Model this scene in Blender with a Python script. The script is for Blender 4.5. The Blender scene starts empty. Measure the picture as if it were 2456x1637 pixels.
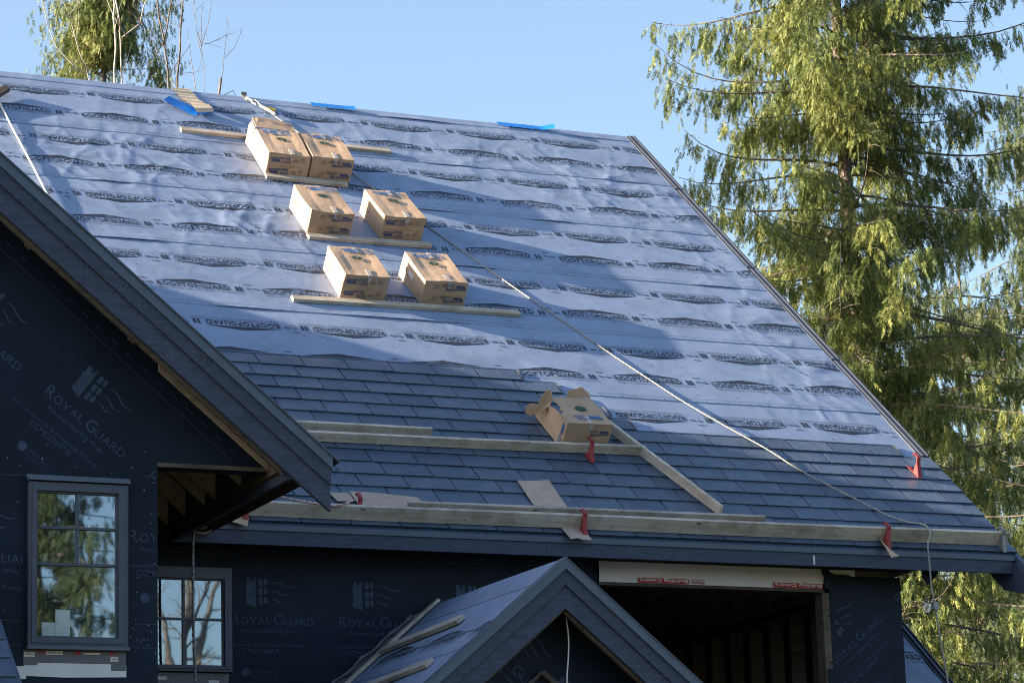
import bpy, bmesh, math, random
import numpy as np
from mathutils import Vector, Matrix

# ------------------------------------------------------------------ camera, sky, sun, exposure
scene = bpy.context.scene
C = scene.collection
rng = np.random.default_rng(7)
random.seed(7)

YAW, PITCH, ROLL = math.radians(24.312), math.radians(13.064), math.radians(-1.763)
cam_data = bpy.data.cameras.new('camera')
cam = bpy.data.objects.new('camera', cam_data)
C.objects.link(cam)
cam_data.sensor_width = 36.0
cam_data.lens = 36.0 * 6839.5 / 2456.0
cam_data.clip_start = 0.1
cam_data.clip_end = 4000.0
_f = Vector((math.sin(YAW) * math.cos(PITCH), math.cos(YAW) * math.cos(PITCH), math.sin(PITCH)))
_r = Vector((math.cos(YAW), -math.sin(YAW), 0))
_u = _r.cross(_f)
_r2 = math.cos(ROLL) * _r + math.sin(ROLL) * _u
_u2 = -math.sin(ROLL) * _r + math.cos(ROLL) * _u
m = Matrix.Identity(4)
for i in range(3):
    m[i][0], m[i][1], m[i][2] = _r2[i], _u2[i], -_f[i]
m[2][3] = 1.6
cam.matrix_world = m
scene.camera = cam

SUN = Vector((-0.924, 0.205, 0.320)).normalized()       # towards the sun
world = bpy.data.worlds.new('World')
scene.world = world
world.use_nodes = True
wn = world.node_tree
wn.nodes.clear()
sky = wn.nodes.new('ShaderNodeTexSky')
sky.sky_type = 'NISHITA'
sky.sun_disc = False
sky.sun_elevation = math.asin(SUN.z)
sky.sun_rotation = math.atan2(SUN.x, SUN.y)
sky.altitude = 100
sky.air_density = 1.0
sky.dust_density = 2.2
sky.ozone_density = 1.4
bg = wn.nodes.new('ShaderNodeBackground')
bg.inputs['Strength'].default_value = 0.07
wo = wn.nodes.new('ShaderNodeOutputWorld')
wn.links.new(sky.outputs[0], bg.inputs[0])
wn.links.new(bg.outputs[0], wo.inputs[0])

sl = bpy.data.lights.new('sun', 'SUN')
sl.energy = 5.0
sl.angle = math.radians(0.5)
sl.color = (1.0, 0.79, 0.58)
so = bpy.data.objects.new('sun', sl)
C.objects.link(so)
so.rotation_euler = (-SUN).to_track_quat('-Z', 'Y').to_euler()
so.location = (-40, 10, 30)

vs = scene.view_settings
vs.view_transform = 'Standard'
vs.look = 'None'
vs.gamma = 1.0
vs.use_curve_mapping = False
vs.exposure = 2.25
scene.render.engine = 'CYCLES'
scene.cycles.filter_width = 1.0
scene.cycles.use_adaptive_sampling = False
scene.cycles.use_denoising = True
scene.cycles.denoiser = 'OPENIMAGEDENOISE'
scene.cycles.denoising_input_passes = 'RGB_ALBEDO_NORMAL'
scene.cycles.denoising_prefilter = 'NONE'
scene.cycles.sample_clamp_indirect = 3.0

# ------------------------------------------------------------------ helpers
TH = math.atan(10 / 12)
CT, ST = math.cos(TH), math.sin(TH)
EY, EZ = 22.0, 5.495                    # eave line of the main roof


def P(u, v, h=0.0):
    """point on the main roof: u along the eave, v up the slope, h off the surface"""
    return Vector((u, EY + v * CT - h * ST, EZ + v * ST + h * CT))


ORG = {}


def empty(name, loc, label=None, cat=None, group=None):
    o = bpy.data.objects.new(name, None)
    C.objects.link(o)
    o.location = loc
    o.empty_display_size = 0.2
    ORG[o.name] = Vector(loc)
    if label:
        tag(o, label, cat, group)
    return o


def tag(o, label=None, cat=None, group=None, kind=None):
    if label:
        o['label'] = label
    if cat:
        o['category'] = cat
    if group:
        o['group'] = group
    if kind:
        o['kind'] = kind
    return o


def origin(o):
    return ORG[o.name] if o is not None else Vector((0, 0, 0))


def mesh_obj(name, verts, faces, mat, parent=None, smooth=False, org=None):
    """verts in world space; stored relative to the thing's base point"""
    if parent is not None:
        og = origin(parent)
    else:
        og = Vector(org) if org is not None else Vector((0, 0, 0))
    a = np.asarray(verts, dtype=np.float64) - np.array(og)
    me = bpy.data.meshes.new(name)
    if isinstance(faces, np.ndarray):
        k = faces.shape[1]
        me.vertices.add(len(a))
        me.vertices.foreach_set('co', a.astype(np.float32).ravel())
        me.loops.add(faces.size)
        me.loops.foreach_set('vertex_index', faces.astype(np.int32).ravel())
        me.polygons.add(len(faces))
        me.polygons.foreach_set('loop_start', np.arange(0, faces.size, k, dtype=np.int32))
        me.update(calc_edges=True)
    else:
        me.from_pydata([tuple(x) for x in a], [], faces)
        me.update()
    if smooth:
        me.polygons.foreach_set('use_smooth', [True] * len(me.polygons))
    if mat is not None:
        me.materials.append(mat)
    o = bpy.data.objects.new(name, me)
    C.objects.link(o)
    if parent is not None:
        o.parent = parent
    else:
        o.location = og
    ORG[o.name] = Vector(og)
    return o


class MB:
    def __init__(s):
        s.v = []
        s.f = []

    def add(s, vs_, fs):
        b = len(s.v)
        s.v += [tuple(x) for x in vs_]
        s.f += [tuple(b + i for i in f) for f in fs]
        return s

    def box(s, a, b):
        x0, y0, z0 = a
        x1, y1, z1 = b
        vs_ = [(x0, y0, z0), (x1, y0, z0), (x1, y1, z0), (x0, y1, z0), (x0, y0, z1), (x1, y0, z1), (x1, y1, z1), (x0, y1, z1)]
        return s.add(vs_, BOXF)

    def rbox(s, u0, u1, v0, v1, h0, h1, T=P):
        vs_ = [T(u0, v0, h0), T(u1, v0, h0), T(u1, v1, h0), T(u0, v1, h0), T(u0, v0, h1), T(u1, v0, h1), T(u1, v1, h1), T(u0, v1, h1)]
        return s.add(vs_, BOXF)

    def prism(s, pts, d):
        """polygon (3D points) extruded by vector d"""
        n = len(pts)
        d = Vector(d)
        vs_ = [Vector(p) for p in pts] + [Vector(p) + d for p in pts]
        fs = [tuple(range(n - 1, -1, -1)), tuple(range(n, 2 * n))]
        fs += [(i, (i + 1) % n, n + (i + 1) % n, n + i) for i in range(n)]
        return s.add(vs_, fs)

    def tube(s, pts, rad, sides=6, caps=True):
        v, f = tube_geo(pts, rad, sides, caps)
        return s.add(v, f)

    def build(s, name, mat, parent=None, smooth=False, org=None):
        return mesh_obj(name, s.v, s.f, mat, parent, smooth, org)


BOXF = [(0, 3, 2, 1), (4, 5, 6, 7), (0, 1, 5, 4), (1, 2, 6, 5), (2, 3, 7, 6), (3, 0, 4, 7)]


def tube_geo(pts, rad, sides=6, caps=True):
    pts = [Vector(p) for p in pts]
    n = len(pts)
    if not hasattr(rad, '__len__'):
        rad = [rad] * n
    v, f = [], []
    ref = None
    for i, p in enumerate(pts):
        t = (pts[min(i + 1, n - 1)] - pts[max(i - 1, 0)])
        if t.length < 1e-9:
            t = Vector((0, 0, 1))
        t.normalize()
        if ref is None:
            ref = Vector((0, 0, 1)) if abs(t.z) < 0.9 else Vector((1, 0, 0))
            ref = (ref - t * ref.dot(t)).normalized()
        else:
            ref = (ref - t * ref.dot(t)).normalized()
        b = t.cross(ref)
        for k in range(sides):
            a = 2 * math.pi * k / sides
            v.append(p + (ref * math.cos(a) + b * math.sin(a)) * rad[i])
    for i in range(n - 1):
        for k in range(sides):
            k2 = (k + 1) % sides
            f.append((i * sides + k, i * sides + k2, (i + 1) * sides + k2, (i + 1) * sides + k))
    if caps:
        f.append(tuple(range(sides - 1, -1, -1)))
        f.append(tuple((n - 1) * sides + k for k in range(sides)))
    return v, f


def resample(pts, step):
    pts = [Vector(p) for p in pts]
    # Catmull-Rom through the points
    out = []
    q = [pts[0] * 2 - pts[1]] + pts + [pts[-1] * 2 - pts[-2]]
    for i in range(1, len(q) - 2):
        p0, p1, p2, p3 = q[i - 1], q[i], q[i + 1], q[i + 2]
        k = max(1, int((p2 - p1).length / step))
        for j in range(k):
            t = j / k
            out.append(0.5 * ((2 * p1) + (p2 - p0) * t + (2 * p0 - 5 * p1 + 4 * p2 - p3) * t * t + (3 * p1 - p0 - 3 * p2 + p3) * t ** 3))
    out.append(pts[-1])
    return out


def hash2(ix, iy, seed):
    n = (ix.astype(np.int64) * 374761393 + iy.astype(np.int64) * 668265263 + seed * 1442695041) & 0x7fffffff
    n = ((n ^ (n >> 13)) * 1274126177) & 0x7fffffff
    n = (n ^ (n >> 16)) & 0xffff
    return n / 65535.0


def vnoise(x, y, seed=0):
    x = np.asarray(x, float)
    y = np.asarray(y, float)
    ix, iy = np.floor(x), np.floor(y)
    fx, fy = x - ix, y - iy
    fx = fx * fx * fx * (fx * (fx * 6 - 15) + 10)
    fy = fy * fy * fy * (fy * (fy * 6 - 15) + 10)
    a, b = hash2(ix, iy, seed), hash2(ix + 1, iy, seed)
    c, d = hash2(ix, iy + 1, seed), hash2(ix + 1, iy + 1, seed)
    return (a * (1 - fx) + b * fx) * (1 - fy) + (c * (1 - fx) + d * fx) * fy


# ------------------------------------------------------------------ materials
def new_mat(name):
    mt = bpy.data.materials.new(name)
    mt.use_nodes = True
    nt = mt.node_tree
    b = nt.nodes['Principled BSDF']
    return mt, nt, b


def N(nt, kind, **kw):
    n = nt.nodes.new(kind)
    for k, v in kw.items():
        if k.startswith('i_'):
            key = k[2:]
            n.inputs[int(key) if key.isdigit() else key].default_value = v
        else:
            setattr(n, k, v)
    return n


def ramp(nt, fac, stops):
    r = nt.nodes.new('ShaderNodeValToRGB')
    e = r.color_ramp.elements
    while len(e) < len(stops):
        e.new(0.5)
    for el, (p, c) in zip(e, stops):
        el.position = p
        el.color = (c[0], c[1], c[2], 1)
    nt.links.new(fac, r.inputs[0])
    return r.outputs[0]


def coords(nt, scale=(1, 1, 1), kind='Object'):
    tc = nt.nodes.new('ShaderNodeTexCoord')
    mp = nt.nodes.new('ShaderNodeMapping')
    mp.inputs['Scale'].default_value = scale
    nt.links.new(tc.outputs[kind], mp.inputs[0])
    return mp.outputs[0]


def noise(nt, vec, scale, detail=4, rough=0.55, dist=0.0):
    n = nt.nodes.new('ShaderNodeTexNoise')
    n.inputs['Scale'].default_value = scale
    n.inputs['Detail'].default_value = detail
    n.inputs['Roughness'].default_value = rough
    n.inputs['Distortion'].default_value = dist
    nt.links.new(vec, n.inputs['Vector'])
    return n.outputs['Fac']


def bump(nt, b, hgt, strength=0.3, dist=0.01):
    bp = nt.nodes.new('ShaderNodeBump')
    bp.inputs['Strength'].default_value = strength
    bp.inputs['Distance'].default_value = dist
    nt.links.new(hgt, bp.inputs['Height'])
    nt.links.new(bp.outputs[0], b.inputs['Normal'])
    return bp


def mix(nt, fac, a, b_, mode='MIX'):
    n = nt.nodes.new('ShaderNodeMix')
    n.data_type = 'RGBA'
    n.blend_type = mode
    for s, val in ((0, fac), (6, a), (7, b_)):
        if hasattr(val, 'default_value') or hasattr(val, 'is_linked'):
            nt.links.new(val, n.inputs[s])
        else:
            n.inputs[s].default_value = val if s == 0 else (val[0], val[1], val[2], 1)
    return n.outputs[2]


def rand_obj(nt):
    return nt.nodes.new('ShaderNodeObjectInfo').outputs['Random']


def m_noise(name, c1, c2, scale=8, rough=0.6, spec=0.4, bmp=0.15, bdist=0.004, sc=(1, 1, 1), stops=(0.3, 0.7), rand=0.0, metallic=0.0, detail=5):
    mt, nt, b = new_mat(name)
    v = coords(nt, sc)
    n1 = noise(nt, v, scale, detail)
    col = ramp(nt, n1, [(stops[0], c1), (stops[1], c2)])
    if rand:
        r = rand_obj(nt)
        rr = ramp(nt, r, [(0, (1 - rand,) * 3), (1, (1 + rand,) * 3)])
        col = mix(nt, 1.0, col, rr, 'MULTIPLY')
    nt.links.new(col, b.inputs['Base Color'])
    b.inputs['Roughness'].default_value = rough
    b.inputs['Specular IOR Level'].default_value = spec
    b.inputs['Metallic'].default_value = metallic
    if bmp:
        bump(nt, b, noise(nt, v, scale * 6, 4), bmp, bdist)
    return mt


def m_underlay():
    mt, nt, b = new_mat('underlayment_fabric')
    v = coords(nt)
    n1 = noise(nt, v, 3.0, 6, 0.6)
    col = ramp(nt, n1, [(0.3, (0.160, 0.228, 0.355)), (0.7, (0.206, 0.280, 0.425))])
    # chalky scuffs and frost in patches
    patch = ramp(nt, noise(nt, v, 0.9, 3, 0.5), [(0.5, (0, 0, 0)), (0.66, (1, 1, 1))])
    fine = ramp(nt, noise(nt, v, 42.0, 5, 0.7), [(0.60, (0, 0, 0)), (0.68, (1, 1, 1))])
    sc = mix(nt, 1.0, patch, fine, 'MULTIPLY')
    scf = nt.nodes.new('ShaderNodeMath')
    scf.operation = 'MULTIPLY'
    nt.links.new(sc, scf.inputs[0])
    scf.inputs[1].default_value = 0.55
    col = mix(nt, scf.outputs[0], col, (0.62, 0.66, 0.74))
    # faint foot prints and dirt
    dirt = ramp(nt, noise(nt, v, 1.7, 7, 0.65, 0.6), [(0.34, (0.86, 0.86, 0.85)), (0.5, (1, 1, 1))])
    col = mix(nt, 1.0, col, dirt, 'MULTIPLY')
    nt.links.new(col, b.inputs['Base Color'])
    b.inputs['Roughness'].default_value = 0.62
    b.inputs['Specular IOR Level'].default_value = 0.35
    # weave plus grain
    vw = coords(nt, (1, 1, 1))
    w = nt.nodes.new('ShaderNodeTexWave')
    w.wave_type = 'BANDS'
    w.bands_direction = 'DIAGONAL'
    w.inputs['Scale'].default_value = 45
    w.inputs['Distortion'].default_value = 1.0
    w.inputs['Detail'].default_value = 2
    nt.links.new(vw, w.inputs['Vector'])
    add = nt.nodes.new('ShaderNodeMath')
    add.operation = 'MULTIPLY_ADD'
    nt.links.new(w.outputs['Fac'], add.inputs[0])
    add.inputs[1].default_value = 0.25
    nt.links.new(noise(nt, v, 55, 4, 0.7), add.inputs[2])
    bump(nt, b, add.outputs[0], 0.22, 0.006)
    return mt


def m_wood(name, c1, c2, c3, rough=0.75):
    """long grain along local X, knots and stains"""
    mt, nt, b = new_mat(name)
    v = coords(nt, (1.0, 14.0, 14.0))
    g = noise(nt, v, 2.2, 6, 0.6, 0.4)
    col = ramp(nt, g, [(0.25, c1), (0.55, c2), (0.8, c3)])
    vb = coords(nt, (1.0, 1.0, 1.0))
    st = ramp(nt, noise(nt, vb, 3.1, 5, 0.65), [(0.32, (0.50, 0.48, 0.45)), (0.55, (1, 1, 1))])
    col = mix(nt, 0.85, col, st, 'MULTIPLY')
    fl_ = ramp(nt, noise(nt, coords(nt, (0.6, 1.0, 1.0)), 26, 5, 0.7), [(0.30, (0.25, 0.23, 0.21)), (0.40, (1, 1, 1))])
    col = mix(nt, 0.8, col, fl_, 'MULTIPLY')
    vk = coords(nt, (1.0, 2.2, 2.2))
    vo = nt.nodes.new('ShaderNodeTexVoronoi')
    vo.inputs['Scale'].default_value = 3.4
    nt.links.new(vk, vo.inputs['Vector'])
    kn = ramp(nt, vo.outputs['Distance'], [(0.05, (0.16, 0.1, 0.06)), (0.10, (1, 1, 1))])
    col = mix(nt, 0.85, col, kn, 'MULTIPLY')
    r = ramp(nt, rand_obj(nt), [(0, (0.82, 0.82, 0.84)), (1, (1.1, 1.07, 1.02))])
    col = mix(nt, 1.0, col, r, 'MULTIPLY')
    nt.links.new(col, b.inputs['Base Color'])
    b.inputs['Roughness'].default_value = rough
    b.inputs['Specular IOR Level'].default_value = 0.25
    bump(nt, b, g, 0.25, 0.004)
    return mt


def m_shingle():
    mt, nt, b = new_mat('slate_shingle_metal')
    v = coords(nt)
    tc = nt.nodes.new('ShaderNodeTexCoord')
    r = rand_obj(nt)
    cmb = nt.nodes.new('ShaderNodeVectorMath')
    cmb.operation = 'ADD'
    nt.links.new(tc.outputs['Object'], cmb.inputs[0])
    mul = nt.nodes.new('ShaderNodeMath')
    mul.operation = 'MULTIPLY'
    mul.inputs[1].default_value = 57.0
    nt.links.new(r, mul.inputs[0])
    nt.links.new(mul.outputs[0], cmb.inputs[1])
    vv = cmb.outputs[0]
    n1 = noise(nt, vv, 6, 5, 0.6)
    col = ramp(nt, n1, [(0.3, (0.044, 0.073, 0.122)), (0.75, (0.073, 0.107, 0.163))])
    rr = ramp(nt, r, [(0, (0.74, 0.77, 0.80)), (0.5, (1.0, 1.0, 1.0)), (1, (1.22, 1.18, 1.14))])
    col = mix(nt, 1.0, col, rr, 'MULTIPLY')
    # chalk scuffs
    scr = ramp(nt, noise(nt, vv, 11, 6, 0.7, 1.2), [(0.67, (0, 0, 0)), (0.74, (1, 1, 1))])
    scf = nt.nodes.new('ShaderNodeMath')
    scf.operation = 'MULTIPLY'
    scf.inputs[1].default_value = 0.26
    nt.links.new(scr, scf.inputs[0])
    col = mix(nt, scf.outputs[0], col, (0.4, 0.41, 0.43))
    nt.links.new(col, b.inputs['Base Color'])
    rg = ramp(nt, noise(nt, vv, 4, 4), [(0.3, (0.34, 0.34, 0.34)), (0.7, (0.5, 0.5, 0.5))])
    nt.links.new(rg, b.inputs['Roughness'])
    b.inputs['Specular IOR Level'].default_value = 0.55
    # cleft slate relief: broad waves and creases
    a1 = noise(nt, vv, 7, 3, 0.5, 1.5)
    rd = nt.nodes.new('ShaderNodeMath')
    rd.operation = 'PINGPONG'
    rd.inputs[1].default_value = 0.13
    nt.links.new(a1, rd.inputs[0])
    bump(nt, b, rd.outputs[0], 0.35, 0.035)
    return mt


def m_card():
    mt, nt, b = new_mat('brown_cardboard')
    v = coords(nt)
    n1 = noise(nt, v, 5, 6, 0.6)
    col = ramp(nt, n1, [(0.3, (0.375, 0.272, 0.188)), (0.7, (0.47, 0.350, 0.252))])
    r = ramp(nt, rand_obj(nt), [(0, (0.9, 0.9, 0.9)), (1, (1.08, 1.06, 1.04))])
    col = mix(nt, 1.0, col, r, 'MULTIPLY')
    nt.links.new(col, b.inputs['Base Color'])
    b.inputs['Roughness'].default_value = 0.7
    b.inputs['Specular IOR Level'].default_value = 0.25
    w = nt.nodes.new('ShaderNodeTexWave')
    w.inputs['Scale'].default_value = 60
    w.inputs['Distortion'].default_value = 0.5
    nt.links.new(v, w.inputs['Vector'])
    ad = nt.nodes.new('ShaderNodeMath')
    ad.operation = 'MULTIPLY_ADD'
    nt.links.new(w.outputs['Fac'], ad.inputs[0])
    ad.inputs[1].default_value = 0.08
    nt.links.new(noise(nt, v, 9, 4, 0.5, 0.8), ad.inputs[2])
    bump(nt, b, ad.outputs[0], 0.35, 0.02)
    return mt


def m_wrap():
    mt, nt, b = new_mat('black_building_wrap')
    v = coords(nt)
    n1 = noise(nt, v, 1.6, 5)
    col = ramp(nt, n1, [(0.3, (0.0026, 0.0080, 0.018)), (0.7, (0.005, 0.0135, 0.030))])
    nt.links.new(col, b.inputs['Base Color'])
    b.inputs['Roughness'].default_value = 0.55
    b.inputs['Specular IOR Level'].default_value = 0.18
    w = nt.nodes.new('ShaderNodeTexWave')
    w.inputs['Scale'].default_value = 70
    w.bands_direction = 'DIAGONAL'
    nt.links.new(v, w.inputs['Vector'])
    ad = nt.nodes.new('ShaderNodeMath')
    ad.operation = 'MULTIPLY_ADD'
    nt.links.new(w.outputs['Fac'], ad.inputs[0])
    ad.inputs[1].default_value = 0.03
    nt.links.new(noise(nt, v, 2.6, 3, 0.45, 0.7), ad.inputs[2])
    bump(nt, b, ad.outputs[0], 0.5, 0.03)
    return mt


def m_glass():
    mt, nt, b = new_mat('window_glass')
    b.inputs['Base Color'].default_value = (0.006, 0.009, 0.012, 1)
    b.inputs['Roughness'].default_value = 0.015
    b.inputs['IOR'].default_value = 3.8
    b.inputs['Specular Tint'].default_value = (0.70, 0.85, 1.0, 1)
    v = coords(nt, (1.0, 1.0, 0.75))
    bump(nt, b, noise(nt, v, 2.6, 1, 0.4, 0.4), 0.13, 0.0035)
    return mt


def m_leaf(name, pal, trans=0.30):
    mt, nt, b = new_mat(name)
    geo = nt.nodes.new('ShaderNodeNewGeometry')
    v = coords(nt)
    n1 = noise(nt, v, 0.9, 4, 0.6)
    mx = nt.nodes.new('ShaderNodeMath')
    mx.operation = 'MULTIPLY_ADD'
    nt.links.new(geo.outputs['Random Per Island'], mx.inputs[0])
    mx.inputs[1].default_value = 0.55
    sb = nt.nodes.new('ShaderNodeMath')
    sb.operation = 'MULTIPLY_ADD'
    nt.links.new(n1, sb.inputs[0])
    sb.inputs[1].default_value = 0.8
    sb.inputs[2].default_value = -0.15
    nt.links.new(sb.outputs[0], mx.inputs[2])
    col = ramp(nt, mx.outputs[0], pal)
    nt.links.new(col, b.inputs['Base Color'])
    b.inputs['Roughness'].default_value = 0.6
    b.inputs['Specular IOR Level'].default_value = 0.3
    tr = nt.nodes.new('ShaderNodeBsdfTranslucent')
    nt.links.new(col, tr.inputs[0])
    ms = nt.nodes.new('ShaderNodeMixShader')
    ms.inputs[0].default_value = trans
    nt.links.new(b.outputs[0], ms.inputs[1])
    nt.links.new(tr.outputs[0], ms.inputs[2])
    nt.links.new(ms.outputs[0], nt.nodes['Material Output'].inputs[0])
    return mt


def m_plain(name, c, rough=0.6, spec=0.4, metallic=0.0, var=0.15, scale=14):
    c2 = tuple(min(1, x * (1 + var)) for x in c)
    c1 = tuple(x * (1 - var) for x in c)
    return m_noise(name, c1, c2, scale, rough, spec, 0.12, 0.003, metallic=metallic)


M = {}
M['under'] = m_underlay()
M['print'] = m_noise('dark_print_ink', (0.022, 0.031, 0.052), (0.10, 0.15, 0.24), 5.5, 0.6, 0.3, 0.1, 0.003, stops=(0.54, 0.74), detail=8)
M['print_soft'] = m_plain('faded_print_ink', (0.075, 0.105, 0.165), 0.6, 0.3, var=0.3, scale=30)
M['print_faint'] = m_plain('faint_print_ink', (0.115, 0.165, 0.26), 0.6, 0.3)
M['shingle'] = m_shingle()
def dusty(mt, amount=0.35, scale=95, lo=0.66, hi=0.72):
    nt = mt.node_tree
    b = nt.nodes['Principled BSDF']
    src = b.inputs['Base Color'].links[0].from_socket
    v = coords(nt)
    sp = ramp(nt, noise(nt, v, scale, 3, 0.6), [(lo, (0, 0, 0)), (hi, (1, 1, 1))])
    pt = ramp(nt, noise(nt, v, 1.3, 4, 0.6), [(0.42, (0.05, 0.05, 0.05)), (0.7, (1, 1, 1))])
    f = mix(nt, 1.0, sp, pt, 'MULTIPLY')
    k = nt.nodes.new('ShaderNodeMath')
    k.operation = 'MULTIPLY'
    k.inputs[1].default_value = amount
    nt.links.new(f, k.inputs[0])
    nt.links.new(mix(nt, k.outputs[0], src, (0.42, 0.43, 0.46)), b.inputs['Base Color'])
    return mt


M['board'] = m_noise('charcoal_fibre_board', (0.021, 0.031, 0.058), (0.043, 0.058, 0.104), 30, 0.6, 0.35, 0.25, 0.004, sc=(0.25, 1, 1.6))
M['trim'] = m_noise('charcoal_metal_trim', (0.046, 0.068, 0.116), (0.062, 0.088, 0.143), 5, 0.42, 0.5, 0.08, 0.003)
M['railmetal'] = m_noise('weathered_metal_trim', (0.10, 0.105, 0.115), (0.16, 0.163, 0.17), 7, 0.4, 0.5, 0.08, 0.003, metallic=0.3)
dusty(M['board'], 0.45, 70, 0.62, 0.70)
dusty(M['trim'], 0.25, 60, 0.64, 0.72)
M['wrap'] = m_wrap()
M['wrapprint'] = m_plain('grey_wrap_ink', (0.025, 0.042, 0.084), 0.6, 0.3, var=0.25)
M['wood'] = m_wood('weathered_lumber', (0.33, 0.31, 0.285), (0.48, 0.45, 0.41), (0.60, 0.565, 0.515))
M['woodnew'] = m_wood('fresh_lumber', (0.34, 0.305, 0.26), (0.48, 0.44, 0.375), (0.57, 0.53, 0.46))
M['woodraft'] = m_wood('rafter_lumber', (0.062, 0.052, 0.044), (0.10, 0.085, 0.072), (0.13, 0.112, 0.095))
M['tailwood'] = m_wood('rafter_tail_lumber', (0.22, 0.19, 0.16), (0.30, 0.26, 0.22), (0.36, 0.32, 0.27))
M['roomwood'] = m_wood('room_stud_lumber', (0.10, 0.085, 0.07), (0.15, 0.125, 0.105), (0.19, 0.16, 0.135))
M['darkwood'] = m_wood('dark_old_wood', (0.05, 0.04, 0.032), (0.085, 0.07, 0.055), (0.12, 0.1, 0.08))
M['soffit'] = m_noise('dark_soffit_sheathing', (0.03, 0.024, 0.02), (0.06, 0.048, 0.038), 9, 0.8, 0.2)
M['card'] = m_card()
M['cardgrey'] = m_noise('grey_cardboard', (0.34, 0.27, 0.225), (0.42, 0.345, 0.29), 8, 0.75, 0.2, 0.15)
M['tape'] = m_plain('clear_packing_tape', (0.40, 0.35, 0.31), 0.25, 0.6)
M['blueink'] = m_plain('blue_print_ink', (0.045, 0.14, 0.33), 0.6, 0.3)
M['navyink'] = m_plain('navy_print_ink', (0.06, 0.09, 0.19), 0.6, 0.3)
M['greenink'] = m_plain('green_print_ink', (0.022, 0.065, 0.048), 0.6, 0.3)
M['brownink'] = m_plain('brown_print_ink', (0.17, 0.11, 0.085), 0.6, 0.3)
M['red'] = m_noise('red_bracket_paint', (0.19, 0.030, 0.034), (0.34, 0.042, 0.045), 22, 0.6, 0.35, 0.25, stops=(0.35, 0.6))
M['greymetal'] = m_noise('dull_grey_metal', (0.16, 0.165, 0.17), (0.27, 0.275, 0.28), 12, 0.5, 0.5, 0.1, metallic=0.4)
M['raketrim'] = m_noise('dark_rake_metal', (0.036, 0.046, 0.068), (0.06, 0.074, 0.104), 7, 0.5, 0.4, 0.08, 0.003)
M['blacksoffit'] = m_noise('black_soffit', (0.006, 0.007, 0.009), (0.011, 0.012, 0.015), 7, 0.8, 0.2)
M['rope'] = m_noise('braided_rope', (0.21, 0.22, 0.215), (0.32, 0.32, 0.305), 40, 0.8, 0.2, 0.3)
M['ropepink'] = m_noise('pink_flecked_rope', (0.33, 0.18, 0.19), (0.6, 0.5, 0.5), 55, 0.8, 0.2, 0.3, stops=(0.42, 0.55))
M['ropegrey'] = m_noise('grey_rope', (0.13, 0.135, 0.15), (0.3, 0.3, 0.32), 60, 0.85, 0.2, 0.3, stops=(0.4, 0.6))
M['ropewhite'] = m_noise('white_rope', (0.50, 0.51, 0.49), (0.62, 0.63, 0.60), 40, 0.8, 0.2, 0.3)
M['paper'] = m_noise('tan_release_paper', (0.42, 0.35, 0.26), (0.55, 0.47, 0.36), 3, 0.7, 0.2, 0.35, 0.01, sc=(1, 5, 1))
M['bluefilm'] = m_plain('blue_plastic_film', (0.012, 0.19, 0.62), 0.35, 0.5)
M['yellow'] = m_plain('yellow_webbing', (0.62, 0.40, 0.03), 0.7, 0.3)
M['whitewrap'] = m_noise('pale_lumber_wrap', (0.56, 0.53, 0.57), (0.68, 0.65, 0.69), 2.5, 0.55, 0.3, 0.4, 0.02)
M['redlabel'] = m_plain('red_label_print', (0.36, 0.02, 0.03), 0.5, 0.3)
M['whitelabel'] = m_plain('white_label_print', (0.6, 0.56, 0.56), 0.5, 0.3)
M['frame'] = m_noise('charcoal_window_frame', (0.038, 0.050, 0.080), (0.050, 0.065, 0.100), 9, 0.45, 0.45, 0.06)
M['glass'] = m_glass()
M['sticker'] = m_plain('pale_glass_sticker', (0.34, 0.42, 0.42), 0.6, 0.3)
M['membrane'] = m_noise('grey_flashing_membrane', (0.075, 0.08, 0.1), (0.11, 0.115, 0.14), 7, 0.4, 0.45, 0.25, 0.01)
M['whitemembrane'] = m_noise('white_flashing_membrane', (0.5, 0.52, 0.56), (0.62, 0.64, 0.68), 3, 0.5, 0.4, 0.4, 0.02)
M['bark'] = m_noise('cedar_bark', (0.07, 0.06, 0.052), (0.21, 0.185, 0.165), 9, 0.9, 0.15, 0.8, 0.05, sc=(1, 1, 0.16))
M['twig'] = m_noise('bare_twig_bark', (0.09, 0.07, 0.055), (0.24, 0.2, 0.17), 3, 0.9, 0.15, 0.4, 0.02)
M['birch'] = m_noise('pale_birch_bark', (0.11, 0.10, 0.085), (0.36, 0.345, 0.31), 6, 0.8, 0.2, 0.3, 0.01, sc=(1, 1, 0.5), stops=(0.36, 0.46))
M['leaf'] = m_leaf('cedar_foliage', [(0.10, (0.030, 0.066, 0.026)), (0.40, (0.072, 0.115, 0.034)), (0.62, (0.155, 0.190, 0.048)), (0.84, (0.28, 0.29, 0.085)), (0.97, (0.20, 0.15, 0.095))])
M['leafdark'] = m_leaf('far_conifer_foliage', [(0.05, (0.028, 0.055, 0.03)), (0.45, (0.05, 0.082, 0.036)), (0.75, (0.09, 0.115, 0.035)), (0.97, (0.11, 0.12, 0.05))])
M['ground'] = m_noise('bare_earth_and_grass', (0.05, 0.045, 0.03), (0.07, 0.085, 0.035), 0.7, 0.95, 0.1, 0.5, 0.05)
M['staple'] = m_plain('dark_staple', (0.05, 0.05, 0.06), 0.5, 0.4)
M['whitestaple'] = m_plain('bright_staple', (0.6, 0.6, 0.62), 0.4, 0.5)

# ------------------------------------------------------------------ text
FONT_CACHE = {}


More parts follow.
